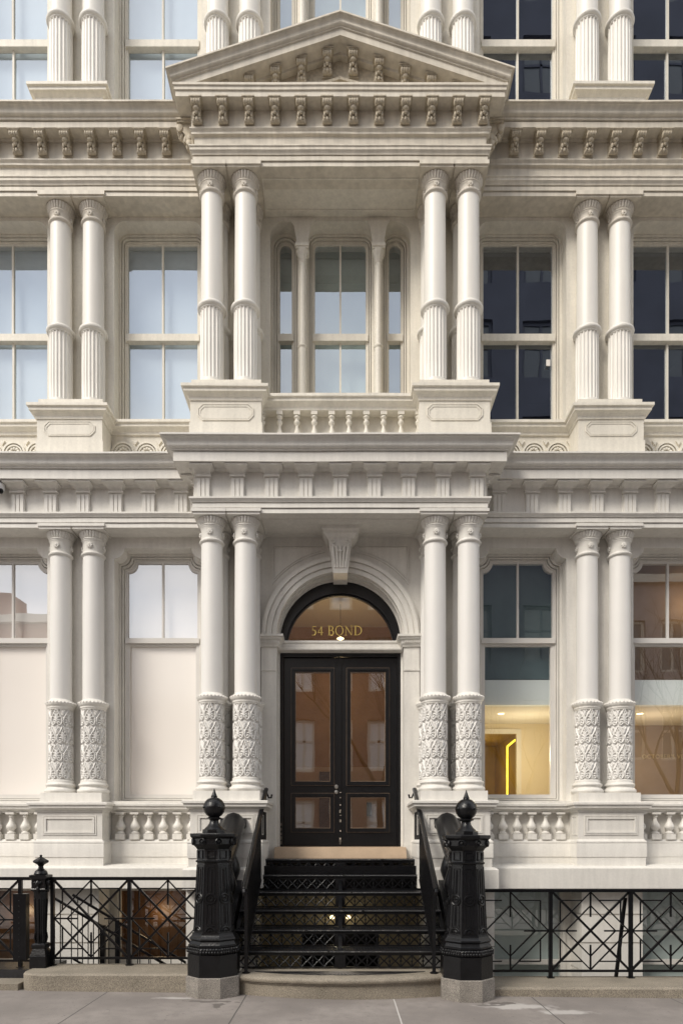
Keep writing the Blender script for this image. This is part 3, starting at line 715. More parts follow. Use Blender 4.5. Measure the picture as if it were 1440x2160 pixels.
def make_lower_column():
    r = .130
    sh = MB().lathe([(r, 1.10), (r, 1.5), (r-.001, 2.2), (r-.004, 2.93)], 48); col = obj('column', sh, 'shaft', bld)
    b = MB(); b.lathe([(.175, 0), (.190, .012), (.196, .030), (.190, .050), (.178, .058), (.170, .062), (.163, .075), (.166, .088), (.175, .094), (.180, .106), (.175, .120), (.160, .128), (.156, .134), (.156, .158), (.145, .17)], 48)
    obj('base', b, 'paint', col)
    obj('ornamented_drum', strokes_drum(.142, .165, 1.045, 6, 4), 'shaft', col, smooth=60)
    b = MB(); b.lathe([(.142, 1.03), (.150, 1.035), (.152, 1.048), (.158, 1.052), (.160, 1.072), (.172, 1.085), (.180, 1.10), (.182, 1.112), (.170, 1.13), (.145, 1.148), (.131, 1.165)], 48)
    for i in range(26): a = 2*pi*i/26; b.ball((.176*cos(a), .176*sin(a), 1.118), .0135, n=8, m=5)
    obj('bead_collar', b, 'paint', col)
    obj('capital', capital_mesh(2.935, 3.228, r-.004), 'paint', col)
    b = MB(); b.box(-.19, .19, -.19, .19, 3.222, 3.252); b.box(-.205, .205, -.207, .19, 3.2515, 3.285); obj('abacus', b, 'paint', col, smooth=0)
    return col
def make_upper_column():
    r = .128
    sh = MB().lathe([(r+.002, .93), (r, 1.4), (r-.004, 2.26)], 48); col = obj('column', sh, 'shaft2', bld)
    b = MB(); b.lathe([(.150, 0), (.158, .008), (.158, .022), (.150, .032), (.142, .040), (.139, .050)], 48)
    obj('base', b, 'paint2', col)
    nf = 20
    def fl(a, j, z):
        if j in (0, 1, 7, 8): return 0
        k = (a*nf/(2*pi)) % 1; d = abs(k-.5)
        return -.0115*max(0, 1-(d/.36)**2)**.5 if d < .36 else 0
    b = MB(); b.lathe([(.140, .045), (.140, .075), (.140, .078), (.140, .3), (.140, .55), (.139, .75), (.139, .895), (.139, .899), (.139, .93)], nf*12, mod=fl)
    obj('fluted_drum', b, 'shaft2', col, smooth=50)
    b = MB(); b.lathe([(.139, .90), (.145, .905), (.147, .915), (.155, .918), (.168, .930), (.173, .946), (.168, .962), (.152, .974), (.140, .98), (.136, .99), (.129, 1.0)], 48)
    obj('collar', b, 'shaft2', col)
    obj('capital', capital_mesh(2.262, 2.482, r-.004), 'carve2', col)
    b = MB(); b.box(-.19, .19, -.19, .19, 2.478, 2.50); b.box(-.205, .205, -.207, .19, 2.4995, 2.545); obj('abacus', b, 'cornice', col, smooth=0)
    return col
M['carve2'] = mat('capital_paint', (.62, .575, .50), .55, noise=.12, nscale=20)
lc = make_lower_column(); uc = make_upper_column()
lc.location = (CX[0], 8.14-W, 2.08); uc.location = (CX[0], 8.14-W, 6.87)
for sx in (-1, 1):
    for cx in CX:
        if not (sx == 1 and cx == CX[0]):
            cpart(lc, sx*cx, 8.14, 2.08); cpart(uc, sx*cx, 8.14, 6.87)
        cpart(lc, sx*cx, 8.52, 2.08); cpart(uc, sx*cx, 8.52, 6.87); cpart(uc, sx*cx, 8.52, 6.87+3.85)
    for cx in WX:
        cpart(lc, sx*cx, 8.515, 2.08); cpart(uc, sx*cx, 8.515, 6.87); cpart(uc, sx*cx, 8.515, 6.87+3.85)
# colonnettes of the three-light windows
def colonnette():
    b = MB(); r = .040
    b.lathe([(r+.008, 0), (r+.008, .95), (r+.018, .962), (r+.02, .978), (r+.010, .992), (r, 1.0), (r-.002, 2.02), (r+.006, 2.03), (r+.006, 2.04), (r-.002, 2.045)], 24)
    c = obj('colonnette', b, 'paint2', bld)
    b = MB(); b.lathe([(r-.003, 2.04), (r+.004, 2.07), (r+.018, 2.10), (r+.016, 2.115), (r+.034, 2.15), (r+.038, 2.17), (.02, 2.175)], 64, mod=lambda a, j, z: [0, .006, .008, .004, .008, .006, 0][j]*(abs(sin(4*a))-.5))
    b.box(-.075, .075, -.068, .10, 2.172, 2.19); b.box(-.085, .085, -.080, .10, 2.1895, 2.225)
    obj('capital', b, 'paint2', c); return c
cn = colonnette(); cn.location = (-.4775, 8.60-W, 6.74); cpart(cn, .4775, 8.60, 6.74); cpart(cn, -.4775, 8.60, 10.54); cpart(cn, .4775, 8.60, 10.54)
for sx in (-1, 1):
    for dz in (0, 3.8):
        b = MB(); b.plate([[(sx*.4775-.085, 8.965+dz), (sx*.4775+.085, 8.965+dz), (sx*.4775+.075, 9.06+dz), (sx*.4775+.105, 9.23+dz), (sx*.4775+.16, 9.312+dz), (sx*.4775-.16, 9.312+dz), (sx*.4775-.105, 9.23+dz), (sx*.4775-.075, 9.06+dz)]], 8.585, 8.612)
        part('spandrel', b, 'paint2')

# ------------------------------------------------------------ pedestals, balustrades, plinths
PU = [3.275, .395]; PCt = [1.3265, .41]
def breakpath(yw, yp, yc, ycc, closed_mid=True):
    l = [(-XE, yw), (-PU[0]-PU[1], yw), (-PU[0]-PU[1], yp), (-PU[0]+PU[1], yp), (-PU[0]+PU[1], yw), (-PCt[0]-PCt[1], yw), (-PCt[0]-PCt[1], yc), (-PCt[0]+PCt[1], yc), (-PCt[0]+PCt[1], ycc)]
    r = [(-x, y) for x, y in l[::-1]]; return l, r
capU = [(-.12, 6.60), (.012, 6.60), (.015, 6.635), (.03, 6.645), (.055, 6.672), (.068, 6.676), (.068, 6.712), (.09, 6.720), (.09, 6.753), (-.12, 6.756)]
l, r = breakpath(8.60, 8.27, 7.92, 8.10)
part('pedestal_cornice', MB().sweep(capU, l+r), 'paint2')
for dz in (3.85,):
    part('pedestal_cornice', MB().sweep([(p, z+dz) for p, z in capU], [(-XE, 8.60), (-PU[0]-PU[1], 8.60), (-PU[0]-PU[1], 8.27), (-PU[0]+PU[1], 8.27), (-PU[0]+PU[1], 8.60), (PU[0]-PU[1], 8.60), (PU[0]-PU[1], 8.27), (PU[0]+PU[1], 8.27), (PU[0]+PU[1], 8.60), (XE, 8.60)]), 'paint2')
def octo(x0, x1, z0, z1, c): return [(x0+c, z0), (x1-c, z0), (x1, z0+c), (x1, z1-c), (x1-c, z1), (x0+c, z1), (x0, z1-c), (x0, z0+c)]
for sx in (-1, 1):
    for (cx, hw, yf, zb) in ((PU[0], PU[1], 8.27, 0), (PCt[0], PCt[1], 7.92, 0), (PU[0], PU[1], 8.27, 3.85)):
        X = sx*cx; m_ = MB(); m_.box(X-hw, X+hw, yf, W+.02, 6.05+zb*1.03, 6.62+zb)
        m_.box(X-hw-.012, X+hw+.012, yf-.012, W+.02, 6.05+zb*1.03, 6.345+zb)
        yb = 8.52
        m_.box(X-hw+.004, X+hw-.004, yf+.03, W+.02, 6.66+zb, 6.868+zb)
        pe = part('pedestal', m_, 'paint2')
        f = MB(); x0, x1, z0, z1 = X-hw+.085, X+hw-.085, 6.372+zb, 6.565+zb
        if cx == PU[0]: z0 = 6.40+zb; z1 = 6.58+zb
        f.plate([octo(x0, x1, z0, z1, .055), octo(x0+.012, x1-.012, z0+.012, z1-.012, .050)], yf-.010, yf+.01)
        f.plate([octo(x0+.018, x1-.018, z0+.018, z1-.018, .048), octo(x0+.034, x1-.034, z0+.034, z1-.034, .042)], yf-.006, yf+.01)
        part('panel_moulding', f, 'paint2', pe)
# centre balustrade, upper
def bal_upper():
    b = MB(); b.box(-.038, .038, -.038, .038, .455, .50)
    b.lathe([(.030, .45), (.036, .44), (.036, .43), (.022, .415), (.020, .40), (.034, .385), (.036, .37), (.030, .355), (.018, .34), (.016, .325), (.022, .29), (.034, .255), (.038, .235), (.034, .215), (.022, .20), (.02, .19), (.03, .18), (.036, .14), (.03, .09), (.02, .07)], 24)
    b.box(-.038, .038, -.038, .038, 0, .07); return b
bu = part('baluster', bal_upper(), 'paint2'); bu.location = (.103, 8.13-W, 6.10)
for k in range(-5, 5):
    if k: cpart(bu, .103+.206*k if False else (k+.0)*.206+.103, 8.13, 6.10)
part('balcony_wall', MB().box(-.92, .92, 8.22, 8.30, 6.07, 6.66), 'paint2')
part('balcony_floor', MB().box(-.92, .92, 8.15, W+.02, 6.66, 6.69), 'paint2')
# guilloche panels in the wings
part('sticker', MB().box(2.668, 2.718, G-.004, G+.008, 7.66, 7.74), 'frost')
def arcs_panel(x0, n):
    b = MB()
    for i in range(n):
        cx = x0+.30*i
        b.plate([arc(cx, 6.37, .145, 0, 180, 20)+arc(cx, 6.37, .122, 180, 0, 20)], 8.572, 8.61)
        b.plate([arc(cx, 6.37, .108, 0, 180, 18)+arc(cx, 6.37, .090, 180, 0, 18)], 8.58, 8.61)
        for k in range(5):
            a = radians(18+36*k); b.ball((cx+.055*cos(a), 8.60, 6.385+.055*sin(a)), .022, (1, .7, 1), 8, 5)
        b.ball((cx, 8.60, 6.385), .022, (1, .8, 1), 8, 5)
        b.plate([[(cx+.15-.035, 6.53), (cx+.15+.035, 6.53), (cx+.15, 6.475)]], 8.585, 8.61)
    return b
for sx in (-1, 1):
    part('guilloche_panel', arcs_panel(min(sx*1.83, sx*2.73), 4), 'paint2'); part('guilloche_panel', arcs_panel(min(sx*3.80, sx*5.0), 5), 'paint2')
# lower parapet
l, r = breakpath(8.54, 8.27, 7.92, 8.62)
capL = [(-.10, 1.845), (.010, 1.845), (.012, 1.865), (.03, 1.872), (.055, 1.892), (.065, 1.895), (.065, 1.925), (.085, 1.932), (.085, 1.958), (.075, 1.965), (-.10, 1.972)]
baseL = [(-.10, 1.30), (0.028, 1.30), (.028, 1.455), (.024, 1.465), (.03, 1.475), (.026, 1.492), (.012, 1.502), (.004, 1.515), (-.10, 1.515)]
for p in (l, r):
    part('parapet_cornice', MB().sweep(capL, p), 'paint'); part('parapet_base', MB().sweep(baseL, p), 'paint')
    part('plinth', MB().sweep([(-.12, .95), (.02, .95), (.02, 1.305), (-.12, 1.305)], p), 'paint')
band = [(-XE, 8.40), (-1.82, 8.40), (-1.82, 7.85), (-.93, 7.85), (-.93, 8.62)]
for p in (band, [(-x, y) for x, y in band[::-1]]):
    prof = [(-.20, .936), (0, .936), (0, 1.160), (-.03, 1.185), (-.20, 1.225)]
    part('plinth_band', MB().sweep([(q+(.0), z) for q, z in prof], p), 'paint')
for sx in (-1, 1):
    a, b_ = sorted((sx*1.75, sx*XE)); part('plinth_course', MB().box(a, b_, 8.33, 8.7, .945, 1.21), 'paint')
    # forward band of the wings
for sx in (-1, 1):
    a, b_ = sorted((sx*1.83, sx*XE)); wb = MB()
    wb.ext_x([(8.41, .93), (8.12, .93), (8.12, 1.168), (8.14, 1.18), (8.41, 1.215)], a, b_)
    part('plinth_band', wb, 'paint')
for sx in (-1, 1):
    for (cx, hw, yf, zb) in ((PU[0], PU[1], 8.27, 0), (PCt[0], PCt[1], 7.92, 0)):
        X = sx*cx; m_ = MB(); m_.box(X-hw, X+hw, yf, W+.02, 1.50, 1.86)
        m_.box(X-hw+.02, X+hw-.02, yf+.035, W+.02, 1.95, 2.082)
        pe = part('pedestal', m_, 'paint')
        f = MB(); x0, x1, z0, z1 = X-hw+.07, X+hw-.07, 1.565, 1.805
        f.plate([rect(x0, x1, z0, z1), rect(x0+.014, x1-.014, z0+.014, z1-.014)], yf-.008, yf+.01)
        f.plate([rect(x0+.02, x1-.02, z0+.02, z1-.02), rect(x0+.044, x1-.044, z0+.044, z1-.044)], yf-.014, yf+.01)
        for s2 in (-1, 1):
            sp = MB(); sp.plate([rect(yf+.05, yf+.22, z0, z1), rect(yf+.065, yf+.205, z0+.015, z1-.015)], -.01, .006)
            f.merge(sp, Matrix(((0, s2, 0, X-s2*0+s2*hw-(0)), (1, 0, 0, 0), (0, 0, 1, 0), (0, 0, 0, 1))))
        part('panel_moulding', f, 'paint', pe)
part('parapet_backing', MB().box(-XE, -1.6, 8.72, 8.85, 1.3, 1.96).box(1.6, XE, 8.72, 8.85, 1.3, 1.96), 'paint')
part('sill', MB().box(-XE, -1.55, 8.50, 8.78, 1.965, 1.992).box(1.55, XE, 8.50, 8.78, 1.965, 1.992), 'paint')
def bal_lower():
    b = MB(); b.box(-.058, .058, -.05, .05, 0, .072)
    b.lathe([(.046, .07), (.052, .078), (.052, .088), (.036, .098), (.028, .108), (.038, .122), (.055, .142), (.060, .160), (.055, .180), (.040, .208), (.027, .235), (.022, .262), (.024, .280), (.034, .286), (.034, .298), (.026, .304), (.030, .315), (.045, .322), (.048, .33)], 24)
    b.box(-.052, .052, -.05, .05, .315, .345); return b
bl = part('baluster', bal_lower(), 'paint'); first = True
for sx in (-1, 1):
    for k in range(6):
        x = sx*(1.855+.178*k)
        if first: bl.location = (x, 8.555-W, 1.512); first = False
        else: cpart(bl, x, 8.555, 1.512)
    for k in range(8): cpart(bl, sx*(3.76+.178*k), 8.555, 1.512)

# lower_wall had z from 1.30: cut by windows; basement below the band
for sx in (-1, 1):
    for c in (3.30, 5.25):
        b = MB(); X = sx*c
        for k in range(8):
            z1 = .935-.345*k; z0 = z1-.325
            b.box(X-.37, X+.37, 8.30, 8.85, z0, z1); b.box(X-.352, X+.352, 8.32, 8.85, z0-.021, z0+.001)
        part('basement_pier', b, 'paint')
    b = MB()
    for k in range(8):
        z1 = .935-.345*k; z0 = z1-.325; x0, x1 = sorted((sx*.98, sx*1.80)); b.box(x0, x1, 7.98, 8.85, z0, z1); b.box(x0+.018, x1-.018, 8.0, 8.85, z0-.021, z0+.001)
    part('basement_pier', b, 'paint')
    for (xa, xb) in ((1.81, 2.93), (3.67, 4.88)):
        x0, x1 = sorted((sx*xa, sx*xb)); b = MB()
        b.plate([rect(x0-.05, x1+.05, -.65, .96), rect(x0+.12, x1-.13, -.02, .86), rect(x0+.12, x1-.13, -.55, -.08)], 8.70, 8.78)
        b.plate([rect(x0+.06, x1-.07, -.60, .92), rect(x0+.10, x1-.11, -.56, .88)], 8.68, 8.701)
        wn = part('basement_window', b, 'paint')
        part('pane', MB().pane(rect(x0+.1, x1-.1, -.57, .88), 8.74), 'glassclear', wn, smooth=0)
        part('blind' if sx > 0 else 'panelling', MB().box(x0+.05, x1-.05, 8.80 if sx > 0 else 9.1, 8.81 if sx > 0 else 9.15, -.6, .95), 'bluegrey' if sx > 0 else 'wood', wn)
        if sx < 0: part('reveal', MB().box(x0, x0+.05, 8.79, 9.1, -.6, .95).box(x1-.05, x1, 8.79, 9.1, -.6, .95), 'wood', wn)
part('basement_wall', MB().box(-XE, -.99, 8.90 if False else 9.16, 9.3, -1.6, 1.3).box(.99, XE, 9.16, 9.3, -1.6, 1.3).box(-XE, XE, 8.71, 8.9, -1.6, -.66), 'paint')
for sx in (-1, 1):
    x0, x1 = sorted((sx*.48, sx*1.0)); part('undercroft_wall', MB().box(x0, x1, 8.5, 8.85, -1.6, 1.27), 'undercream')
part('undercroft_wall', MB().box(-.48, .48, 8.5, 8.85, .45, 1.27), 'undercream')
part('undercroft_door', MB().plate([rect(-.479, .479, -1.6, .449), rect(-.38, .38, -1.6, .36)], 8.56, 8.62).box(-.38, .38, 8.60, 8.61, -1.6, .36), 'black')
plight('undercroft_light', (0, 8.1, .42), 1.1, (1, .86, .58), .06)
plight('basement_light', (-2.37, 8.93, .55), 1.5, (1, .72, .42), .1); plight('basement_light', (-4.2, 8.93, .55), 1.5, (1, .72, .38), .04)
for sx in (-1, 1):
    q = MB(); q.lathe([(.010, .02), (.028, 0), (.026, -.02), (.001, -.028)], 16); wl = obj('wall_lamp', q, 'lamp', None, (sx*.10, 8.40, .56))
    tag(wl, 'glowing bulb lamp under the steps, %s of the pair' % ('left' if sx < 0 else 'right'), 'lamp')
    a_ = MB().bar((0, 0, .015), (0, .10, .03), .012); obj('bracket', a_, 'black', wl)
part('side_wall', MB().box(-XE-.2, -XE, 8.3, 12.6, -1.6, 13.4).box(XE, XE+.2, 8.3, 12.6, -1.6, 13.4), 'paint2')
part('rear_wall', MB().box(-XE, XE, 12.6, 12.8, -1.6, 13.4), 'dark')
part('roof', MB().box(-XE-.2, XE+.2, 8.45, 12.8, 13.4, 13.6), 'paint2')

# ------------------------------------------------------------ ground
GX = 60
def gz(x): return -.0115*max(-4, min(4, x))
b = MB(); xs = [-GX, -8, -4, 0, 4, 8, GX]
def sheet(mb, xs, y0, y1, zf, dz=0):
    for i in range(len(xs)-1):
        a, c = xs[i], xs[i+1]; mb.add([(a, y0, zf(a)+dz), (c, y0, zf(c)+dz), (c, y1, zf(c)+dz), (a, y1, zf(a)+dz)], [(0, 1, 2, 3)])
sheet(b, xs, 2.2, 6.72, gz)
b.add([(-GX, 2.2, gz(-9)), (GX, 2.2, gz(9)), (GX, 2.2, -.3), (-GX, 2.2, -.3)], [(0, 1, 2, 3)])
sheet(b, [-GX, -7.2], 6.72, 60, gz); sheet(b, [7.2, GX], 6.72, 60, gz)
sw = struct(obj('sidewalk', b, 'sidewalk', smooth=0)); sw['label'] = 'pale grey concrete sidewalk with joints and damp stains'
b = MB(); b.add([(-GX, -60, -.16), (GX, -60, -.16), (GX, 2.2, -.16), (-GX, 2.2, -.16)], [(0, 1, 2, 3)]); struct(obj('road', b, 'asphalt', smooth=0))
b = MB(); b.box(-GX, GX, -60, -7.0, -.15, -.02); struct(obj('far_sidewalk', b, 'sidewalk', smooth=0))
b = MB(); b.box(-7.2, 7.2, 6.9, 8.9, -1.65, -1.5); struct(obj('areaway_floor', b, 'granitegrey', smooth=0))
b = MB(); b.box(-7.2, 7.2, 6.80, 6.9, -1.6, -.05).box(-7.3, -7.2, 6.8, 8.9, -1.6, .1).box(7.2, 7.3, 6.8, 8.9, -1.6, -.1); struct(obj('areaway_wall', b, 'granitegrey', smooth=0))

# granite copings
def coping(x0, x1, z0, z1, label, y0=6.65, y1=7.20, end=None):
    m_ = MB(); m_.ext_x([(y0, z0-.1), (y0, z1-.02), (y0+.02, z1), (y1-.01, z1+.004), (y1, z1-.01), (y1, z0-.1)], x0, x1)
    o = obj('granite_curb', m_, 'granite'); tag(o, label, 'kerb stone'); return o
coping(-2.98, -1.44, .04, .20, 'taller granite curb stone under the left fence')
coping(1.44, 3.67, -.02, .068, 'low granite curb stone under the right fence beside the newel')
coping(3.676, 6.5, -.04, .068, 'low granite curb stone at the far right of the fence')
e = MB(); e.lathe([(.001, -.04), (.155, -.04), (.155, .185), (.14, .20), (.001, .20)], 32, -2.98, 6.805); 
e.box(-3.134, -2.98, 6.805, 7.195, -.04, .196)
o = obj('granite_curb', e, 'granite'); tag(o, 'rounded end stone of the left granite curb below the gate post', 'kerb stone')
o = obj('gate_sill', MB().box(-5.2, -3.14, 6.66, 6.95, -.05, .10), 'granite'); tag(o, 'granite sill stone in front of the gate at far left', 'stone sill')
o = obj('floor_plate', MB().box(-5.2, -3.16, 6.96, 7.3, -.02, .185).box(-5.2, -3.16, 7.301, 7.9, .08, .12), 'tread'); tag(o, 'dark metal landing plate behind the gate at far left', 'metal plate')

# bow-fronted granite step
def bow(hw, y_side, sag, n=24):
    R = (hw*hw+sag*sag)/(2*sag); cy = y_side-sag+R; return [(hw*(2*i/n-1), cy-sqrt(R*R-(hw*(2*i/n-1))**2)) for i in range(n+1)]
stp = MB()
def slab(fr, yb, z0, z1):
    n = len(fr); v = [(x, y, z) for z in (z0, z1) for x, y in fr]+[(fr[-1][0], yb, z0), (fr[0][0], yb, z0), (fr[-1][0], yb, z1), (fr[0][0], yb, z1)]
    f = [(i, i+1, i+1+n, i+n) for i in range(n-1)]; f.append(tuple(list(range(n))[::-1]+[2*n+1, 2*n])); f.append(tuple(list(range(n, 2*n))+[2*n+2, 2*n+3]))
    f += [(n-1, 2*n, 2*n+2, 2*n-1), (0, n, 2*n+3, 2*n+1), (2*n, 2*n+1, 2*n+3, 2*n+2)]; return MB().add(v, f)
stp.sweep([(-.25, -.05), (0, -.05), (0, .125), (.012, .13), (.012, .142), (.032, .15), (.040, .165), (.040, .180), (.030, .195), (.01, .204), (-.25, .206)], bow(1.02, 6.64, .20, 32))
stp.merge(slab([(x*.97, y+.08) for x, y in bow(1.02, 6.64, .20)], 6.95, -.04, .205))
stone = obj('granite_step', stp, 'granite'); tag(stone, 'bow fronted granite bottom step between the two black newel posts', 'stone step')
ins_ = MB(); ins_.merge(slab([(x*.82, y+.105) for x, y in bow(1.02, 6.62, .17)], 6.74, .200, .2095)); ip = obj('iron_inlay', ins_, 'tread', stone)
fn = MB()
for i in range(15):
    a = radians(-70+10*i); x = sin(a)
    fn.add([(x*.05-.004, 6.735, .211), (x*.05+.004, 6.735, .211), (tan_ := max(-.75, min(.75, .22*sin(a)/max(.12, cos(a)))))and(tan_+.012, 6.56, .211) or (.012, 6.56, .211), (tan_-.012, 6.56, .211)], [(0, 1, 2, 3)])
obj('fan_ribs', fn, 'granitegrey', stone, smooth=0)

# ------------------------------------------------------------ iron stair
st = empty('iron_stair', (0, 6.86, .21)); tag(st, 'black cast iron steps with openwork risers leading to the double door', 'steps')
def spart(name, mb, m='iron', parent=None, smooth=35):
    o = obj(name, mb, m, None, smooth=smooth); p = parent or st; o.parent = p; q = Vector((0, 0, 0)); pp = p
    while pp is not None: q += pp.location; pp = pp.parent
    o.location = -q; return o
def lattice(half):
    b = MB(); hz = .122; n = 9; u = half/n
    for s in (-1, 1):
        for i in range(n):
            x0 = s*(.05+(half-.05)*i/n); x1 = s*(.05+(half-.05)*(i+1)/n); xm = (x0+x1)/2; uu = abs(x1-x0)
            b.tube([(x0, 0, 0), (xm-(xm-x0)*.35, 0, hz*.36), (xm, 0, hz/2), (xm+(x1-xm)*.35, 0, hz*.64), (x1, 0, hz)], .0078, 5)
            b.tube([(x0, 0, hz), (xm-(xm-x0)*.35, 0, hz*.64), (xm, 0, hz/2), (xm+(x1-xm)*.35, 0, hz*.36), (x1, 0, 0)], .0078, 5)
            b.tube([(x1, .001, 0), (x1, .001, hz)], .0055, 5); b.ball((x1, 0, hz*.5), .013, (1, .6, 1), 8, 5); b.ball((x1, 0, hz*.22), .009, (1, .6, 1), 6, 4); b.ball((x1, 0, hz*.78), .009, (1, .6, 1), 6, 4)
            b.ball((xm, 0, hz/2), .009, (1, .7, 1), 6, 4)
    b.box(-half-.01, half+.01, -.008, .008, -.008, .006); b.box(-half-.01, half+.01, -.008, .008, hz-.004, hz+.02); b.box(-.055, .055, -.012, .012, -.003, hz+.003)
    return b
RUN, RIS = .27, .1776
lat = None
for k in range(6):
    z = .212+RIS*k; y = 6.885+RUN*k
    half = 1.06
    if lat is None: lat = spart('riser', lattice(half)); lat.location = (0, y-6.86, z+.012-.21)
    else:
        c = dup(lat, st, (0, y-6.86, z+.012-.21))
    zt = .390+RIS*k; t = MB(); yn = 6.86+RUN*k; yb = yn+RUN+.03 if k < 5 else 8.46
    hw = 1.09 if k < 5 else .91
    t.ext_x([(yn+.01, zt-.030), (yn, zt-.022), (yn-.004, zt-.012), (yn, zt-.003), (yn+.012, zt), (yb, zt), (yb, zt-.018), (yn+.03, zt-.018), (yn+.03, zt-.03)], -hw, hw)
    rb = MB()
    for i in range(int(hw*2/.03)): rb.box(-hw+.01+.03*i, -hw+.022+.03*i, yn+.012, yn+min(.25, yb-yn-.02), zt-.001, zt+.0025)
    sc = MB(); rnd = random.Random(k+40)
    for i in range(16):
        cx_ = rnd.gauss(0, .38); wd = rnd.uniform(.004, .02); sc.box(cx_-wd, cx_+wd, yn-.0052, yn+.0, zt-.008-rnd.uniform(0, .006), zt-.0035)
    tr2 = spart('tread', t, 'tread'); spart('scuffed_edge', sc, 'scuff', tr2, smooth=0); spart('tread_grip', rb, 'iron', tr2, smooth=0)
for sx in (-1, 0, 1):
    b = MB(); X = sx*1.08; b.ext_x([(6.90, .20), (6.90, .36), (8.27, 1.245), (8.46, 1.245), (8.46, 1.10), (7.1, .20)], X-.02, X+.02); spart('stringer', b)
spart('end_plate', MB().box(.92, 1.10, 8.20, 8.24, .9, 1.25).box(-1.10, -.92, 8.20, 8.24, .9, 1.25))

spart('dark_riser_backing', MB().box(-.90, .90, 8.05, 8.45, .86, 1.20), 'black')  # black block added behind the upper risers so their openings look dark
# picket handrails
for sx in (-1, 1):
    X = .915
    h = empty('stair_handrail', (sx*X, 6.66, .21)); tag(h, 'black picket handrail on the %s side of the front steps' % ('left' if sx < 0 else 'right'), 'handrail', None)
    def hp(name, mb, m='iron'):
        o = obj(name, mb, m, None); o.parent = h; o.location = -Vector(h.location); return o
    top = MB(); x = sx*X
    P = [(x, 6.50, 1.03), (x, 6.58, 1.075), (x, 8.36, 2.10), (x, 8.44, 2.135)]
    top.tube(P, .028, 10, .8); top.tube([(x, 6.50, 1.035), (x, 6.485, 1.01), (x, 6.50, .985), (x, 6.53, .985)], .017, 8); top.tube([(x, 8.43, 2.135), (x, 8.475, 2.10), (x-sx*.03, 8.47, 2.03), (x-sx*.06, 8.45, 2.03), (x-sx*.07, 8.44, 2.07)], .011, 8)
    top.tube([(x, 8.41, 2.10), (x+sx*.10, 8.42, 2.07)], .009, 6); hp('handrail', top)
    p = MB(); p.box(x-.016, x+.016, 6.645, 6.677, .205, 1.11); p.lathe([(.04, .207), (.04, .215), (.022, .222)], 16, x, 6.661); hp('post', p)
    rl = MB(); pk = MB(); n = 26
    rl.tube([(x, 6.68, .33), (x, 8.43, 1.36)], .010, 4); rl.tube([(x, 6.66, 1.04), (x, 8.40, 2.045)], .010, 4); hp('rail', rl)
    for i in range(n):
        y = 6.73+(8.40-6.73)*i/(n-1); z0 = .33+(y-6.68)*.5886; z1 = 1.05+(y-6.66)*.5776; pk.box(x-.006, x+.006, y-.006, y+.006, z0, z1)
    hp('pickets', pk)

# heavy cast balustrade behind the newels
for sx in (-1, 1):
    X = sx*1.235
    h = empty('stair_balustrade', (X, 6.9, .39)); tag(h, 'wide rolled cast iron balustrade rising behind the %s newel post' % ('left' if sx < 0 else 'right'), 'balustrade')
    def hp(name, mb, m='iron'):
        o = obj(name, mb, m, None); o.parent = h; o.location = -Vector(h.location); return o
    def sec(y, z): return [(X+a*.145, y, z+c) for a, c in ((-1, -.06), (-1, -.015), (-.93, .0), (-.80, .008), (-.7, .028), (-.45, .062), (0, .08), (.45, .062), (.7, .028), (.80, .008), (.93, 0), (1, -.015), (1, -.06), (.9, -.08), (-.9, -.08))]
    v = []; f = []; pts = [(6.75, 1.25), (7.0, 1.34), (7.4, 1.51), (7.8, 1.71), (7.9, 1.745), (7.925, 1.71)]
    n = 15
    for y, z in pts: v += sec(y, z)
    for i in range(len(pts)-1):
        for k in range(n): a = i*n+k; b = i*n+(k+1) % n; f.append((a, b, b+n, a+n))
    f += [tuple(range(n)), tuple(range((len(pts)-1)*n, len(pts)*n))[::-1]]
    m_ = MB().add(v, f); m_.merge(MB().lathe([(.02, -.15), (.038, -.146), (.038, .146), (.02, .15)], 18), Matrix.Translation((X, 7.90, 1.715)) @ Matrix.Rotation(radians(90), 4, 'Y'))
    hp('wide_rail', m_)
    for k in range(4):
        y = 7.02+RUN*k; z0 = .390+RIS*k; z1 = 1.30+(y-7.0)*.45-.06; H = z1-z0
        if H < .2: continue
        b = MB(); b.box(X-.09, X+.09, y-.09, y+.09, z0-.04, z0+.04); b.box(X-.06, X+.06, y-.06, y+.06, z1-.05, z1)
        b.lathe([(r_, z0+.04+t*(H-.09)) for t, r_ in ((0, .075), (.06, .085), (.10, .06), (.14, .05), (.22, .07), (.34, .092), (.46, .075), (.60, .045), (.72, .035), (.78, .055), (.82, .055), (.86, .038), (.94, .06), (1, .062))], 20, X, y)
        hp('baluster', b)
    b = MB(); b.ext_x([(6.9, .21), (6.9, .42), (7.9, 1.08), (7.92, 1.08), (7.92, .21)], X-.11, X+.11); hp('side_stringer', b)

